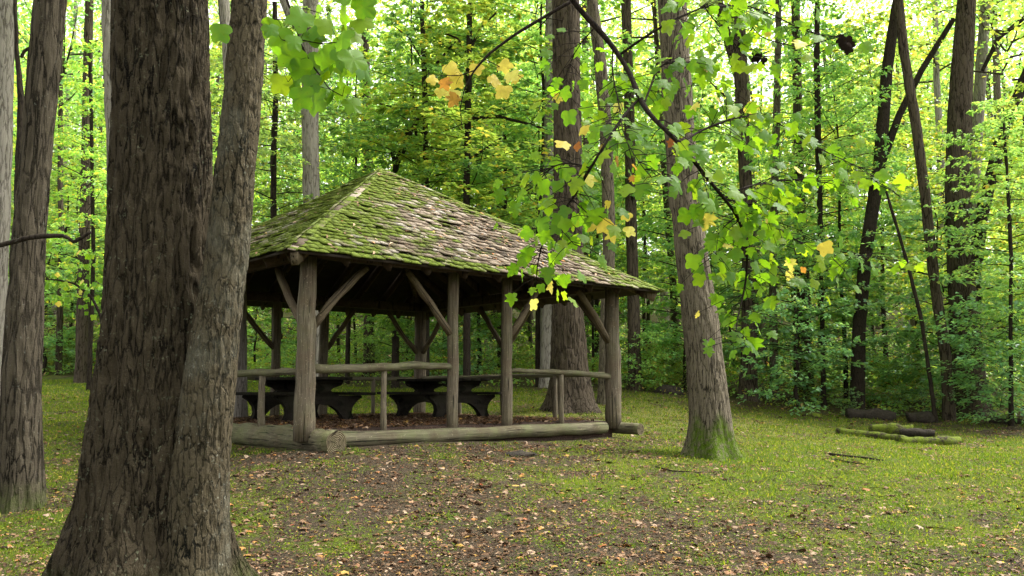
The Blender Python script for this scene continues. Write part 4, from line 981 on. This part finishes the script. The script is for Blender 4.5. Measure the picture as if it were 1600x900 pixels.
bough("leafy_bough", "thin twig with a tuft of yellow leaves hanging above the roof", 4.9, [(893, 2, 3), (851, 26, 2.8), (803, 55, 2.6), (764, 84, 2.2), (741, 110, 1.6), (726, 138, 1.1), (719, 168, .8)],
      [[(803, 55, .6), (806, 50, .4)]], [(1, 668, 124), (1, 686, 142), (2, 692, 128), (1, 712, 118), (1, 712, 150), (2, 714, 148), (1, 700, 105), (1, 746, 106), (1, 768, 122), (1, 788, 138), (1, 796, 118), (1, 810, 122), (1, 782, 102)], 9) if False else None
def sparse_bough(name, label, Y, main, subs, leaves, seed, lsize):
    gg = np.random.default_rng(seed); o0 = pt(main[0][0], main[0][1], Y); root = empty(name, o0, label, "branch"); tw = MB(); L_ = {}
    for ln in [main] + subs:
        q = np.array([pt(a, b_, Y) for a, b_, c in ln]); m = len(q) * 4; t_ = np.linspace(0, len(q) - 1, m)
        C = np.stack([np.interp(t_, np.arange(len(q)), q[:, i]) for i in range(3)], 1); C[1:-1] = (C[:-2] + C[1:-1] * 2 + C[2:]) / 4
        tw.tube(C - o0, np.interp(t_, np.arange(len(q)), [rad_px(c, Y) for a, b_, c in ln]), 7, 0, True, .2, seed)
    skel = np.concatenate([np.array([pt(a, b_, Y) for a, b_, c in ln]) for ln in [main] + subs])
    for mi_, px, py in leaves:
        e = pt(px, py, Y + gg.normal(0, .12)) + [0, 0, lsize * .35]
        p = skel[np.argmin(((skel - e) ** 2).sum(1))]; tw.tube(np.array([p, (p + e) / 2 + [0, 0, .015], e]) - o0, [.0016, .0013, .001], 4, 0, False)
        L_.setdefault(mi_, []).append(e)
    for mi_, pts_ in L_.items():
        nm, mt = [("green_leaves", ML_NEAR), ("yellow_leaves", ML_YEL), ("orange_leaves", ML_ORA), ("withered_leaves", ML_DEAD)][mi_]
        C = np.array(pts_) - o0; n = len(C); D = unit(np.stack([gg.normal(0, .5, n), gg.normal(0, .3, n), -np.ones(n)], 1)); N = unit(np.stack([gg.normal(0, .5, n), -gg.uniform(.3, 1, n), gg.uniform(.0, .8, n)], 1))
        b = MB(); big_leaves(b, tulip() if gg.random() < .5 else lobed(5, 3), C, D, N, lsize * gg.uniform(.7, 1.15, n), 0, .4 if mi_ < 3 else 1.2); link(nm, b.mesh(nm, [mt]), root)
    link("limb", tw.mesh("limb", [M_TWIG], True, {"moss": np.zeros(tw.n)}), root); return root
sparse_bough("leafy_bough", "thin twig with a tuft of yellow leaves hanging above the roof", 4.9, [(893, 2, 3), (851, 26, 2.8), (803, 55, 2.6), (764, 84, 2.2), (741, 110, 1.6), (726, 138, 1.1), (719, 168, .8), (722, 200, .6)],
    [[(851, 28, 1), (880, 32, .7)], [(741, 110, 1), (720, 118, .8), (690, 118, .6), (668, 116, .5)], [(756, 92, .9), (780, 104, .8), (800, 112, .6), (830, 130, .5), (850, 134, .4)]],
    [(1, 670, 128), (1, 686, 145), (2, 692, 132), (1, 712, 122), (1, 710, 148), (2, 714, 156), (1, 700, 108), (1, 746, 108), (1, 768, 126), (1, 788, 142), (1, 798, 120), (1, 812, 124), (1, 782, 106)], 9, .088)
lv = [(0, a, b_) for a, b_ in [(440, 55), (455, 95), (440, 130), (450, 75), (495, 20), (505, 42), (530, 30), (540, 60), (560, 40), (520, 75), (500, 90), (525, 95), (545, 90), (480, 60), (485, 130), (460, 130), (500, 140), (520, 150), (540, 145), (555, 110), (490, 155), (565, 8), (550, -5), (510, 120), (535, 120), (470, 105), (345, 50), (420, 50), (430, 78), (468, 150), (548, 165), (478, 30)]]
sparse_bough("leafy_bough", "drooping sprig of big green leaves high between the leaning trunk and the roof", 4.4, [(440, -30, 2.2), (448, 0, 2.1), (461, 32, 1.9), (469, 68, 1.7), (484, 97, 1.5), (503, 122, 1.3), (514, 139, 1), (535, 150, .6)],
    [[(461, 32, 1), (430, 30, .8)], [(469, 62, 1), (500, 68, .9), (530, 66, .7)], [(469, 70, 1), (440, 62, .8)], [(455, 10, 1), (480, 14, .8), (510, 24, .6)], [(484, 97, .8), (465, 110, .6), (450, 128, .5)], [(500, 68, .8), (540, 80, .6), (556, 105, .5)], [(340, -20, 1), (343, 20, .8), (345, 40, .5)]], lv + [(0, a_ + 9, b_ - 7) for _, a_, b_ in lv[1:28:2]], 12, .118)
sparse_bough("withered_twig", "thin twig holding withered black leaves at the top right", 5.2, [(1150, -30, 1.4), (1158, 20, 1.2), (1190, 60, 1), (1250, 75, .8), (1300, 60, .7), (1322, 52, .6)],
    [], [(3, 1322, 64), (3, 1323, 74), (3, 1190, 96), (3, 1319, 70), (3, 1160, 72), (3, 1188, 88)], 15, .075)
def bare(name, label, pts_, Y, leaves=None):
    q = np.array([pt(a, b_, Y) for a, b_, c in pts_]); b = MB(); m = len(q) * 4; t_ = np.linspace(0, len(q) - 1, m)
    C = np.stack([np.interp(t_, np.arange(len(q)), q[:, i]) for i in range(3)], 1); b.tube(C - q[0], np.interp(t_, np.arange(len(q)), [rad_px(c, Y) for a, b_, c in pts_]), 9, 0, True, .4, 3)
    return tag(link(name, b.mesh(name, [M_THIN], True, {"moss": np.zeros(b.n)}), None, q[0]), label, "branch")
bare("dead_branch", "crooked bare dead branch crossing the ridged trunk at the left edge", [(-40, 392, 4.5), (0, 383, 4), (20, 378, 4), (43, 372, 3.6), (67, 369, 3.4), (97, 368, 3.2), (107, 372, 3.2), (115, 378, 3.2), (127, 372, 3), (142, 362, 2)], 8.2)
sparse_bough("arching_sapling", "arching thin sapling with pale yellow leaves left of the twin-trunked tree", 14, [(157, 600, 3), (160, 547, 2.6), (160, 500, 2.4), (143, 463, 2), (117, 443, 1.6), (90, 437, 1.2), (67, 437, .9)],
    [], [(1, int(a), int(b_)) for a, b_ in zip(rng.normal(120, 28, 9), rng.normal(438, 22, 9))] + [(0, int(a), int(b_)) for a, b_ in zip(rng.normal(120, 32, 60), rng.normal(440, 26, 60))], 17, .085)['category'] = "sapling"
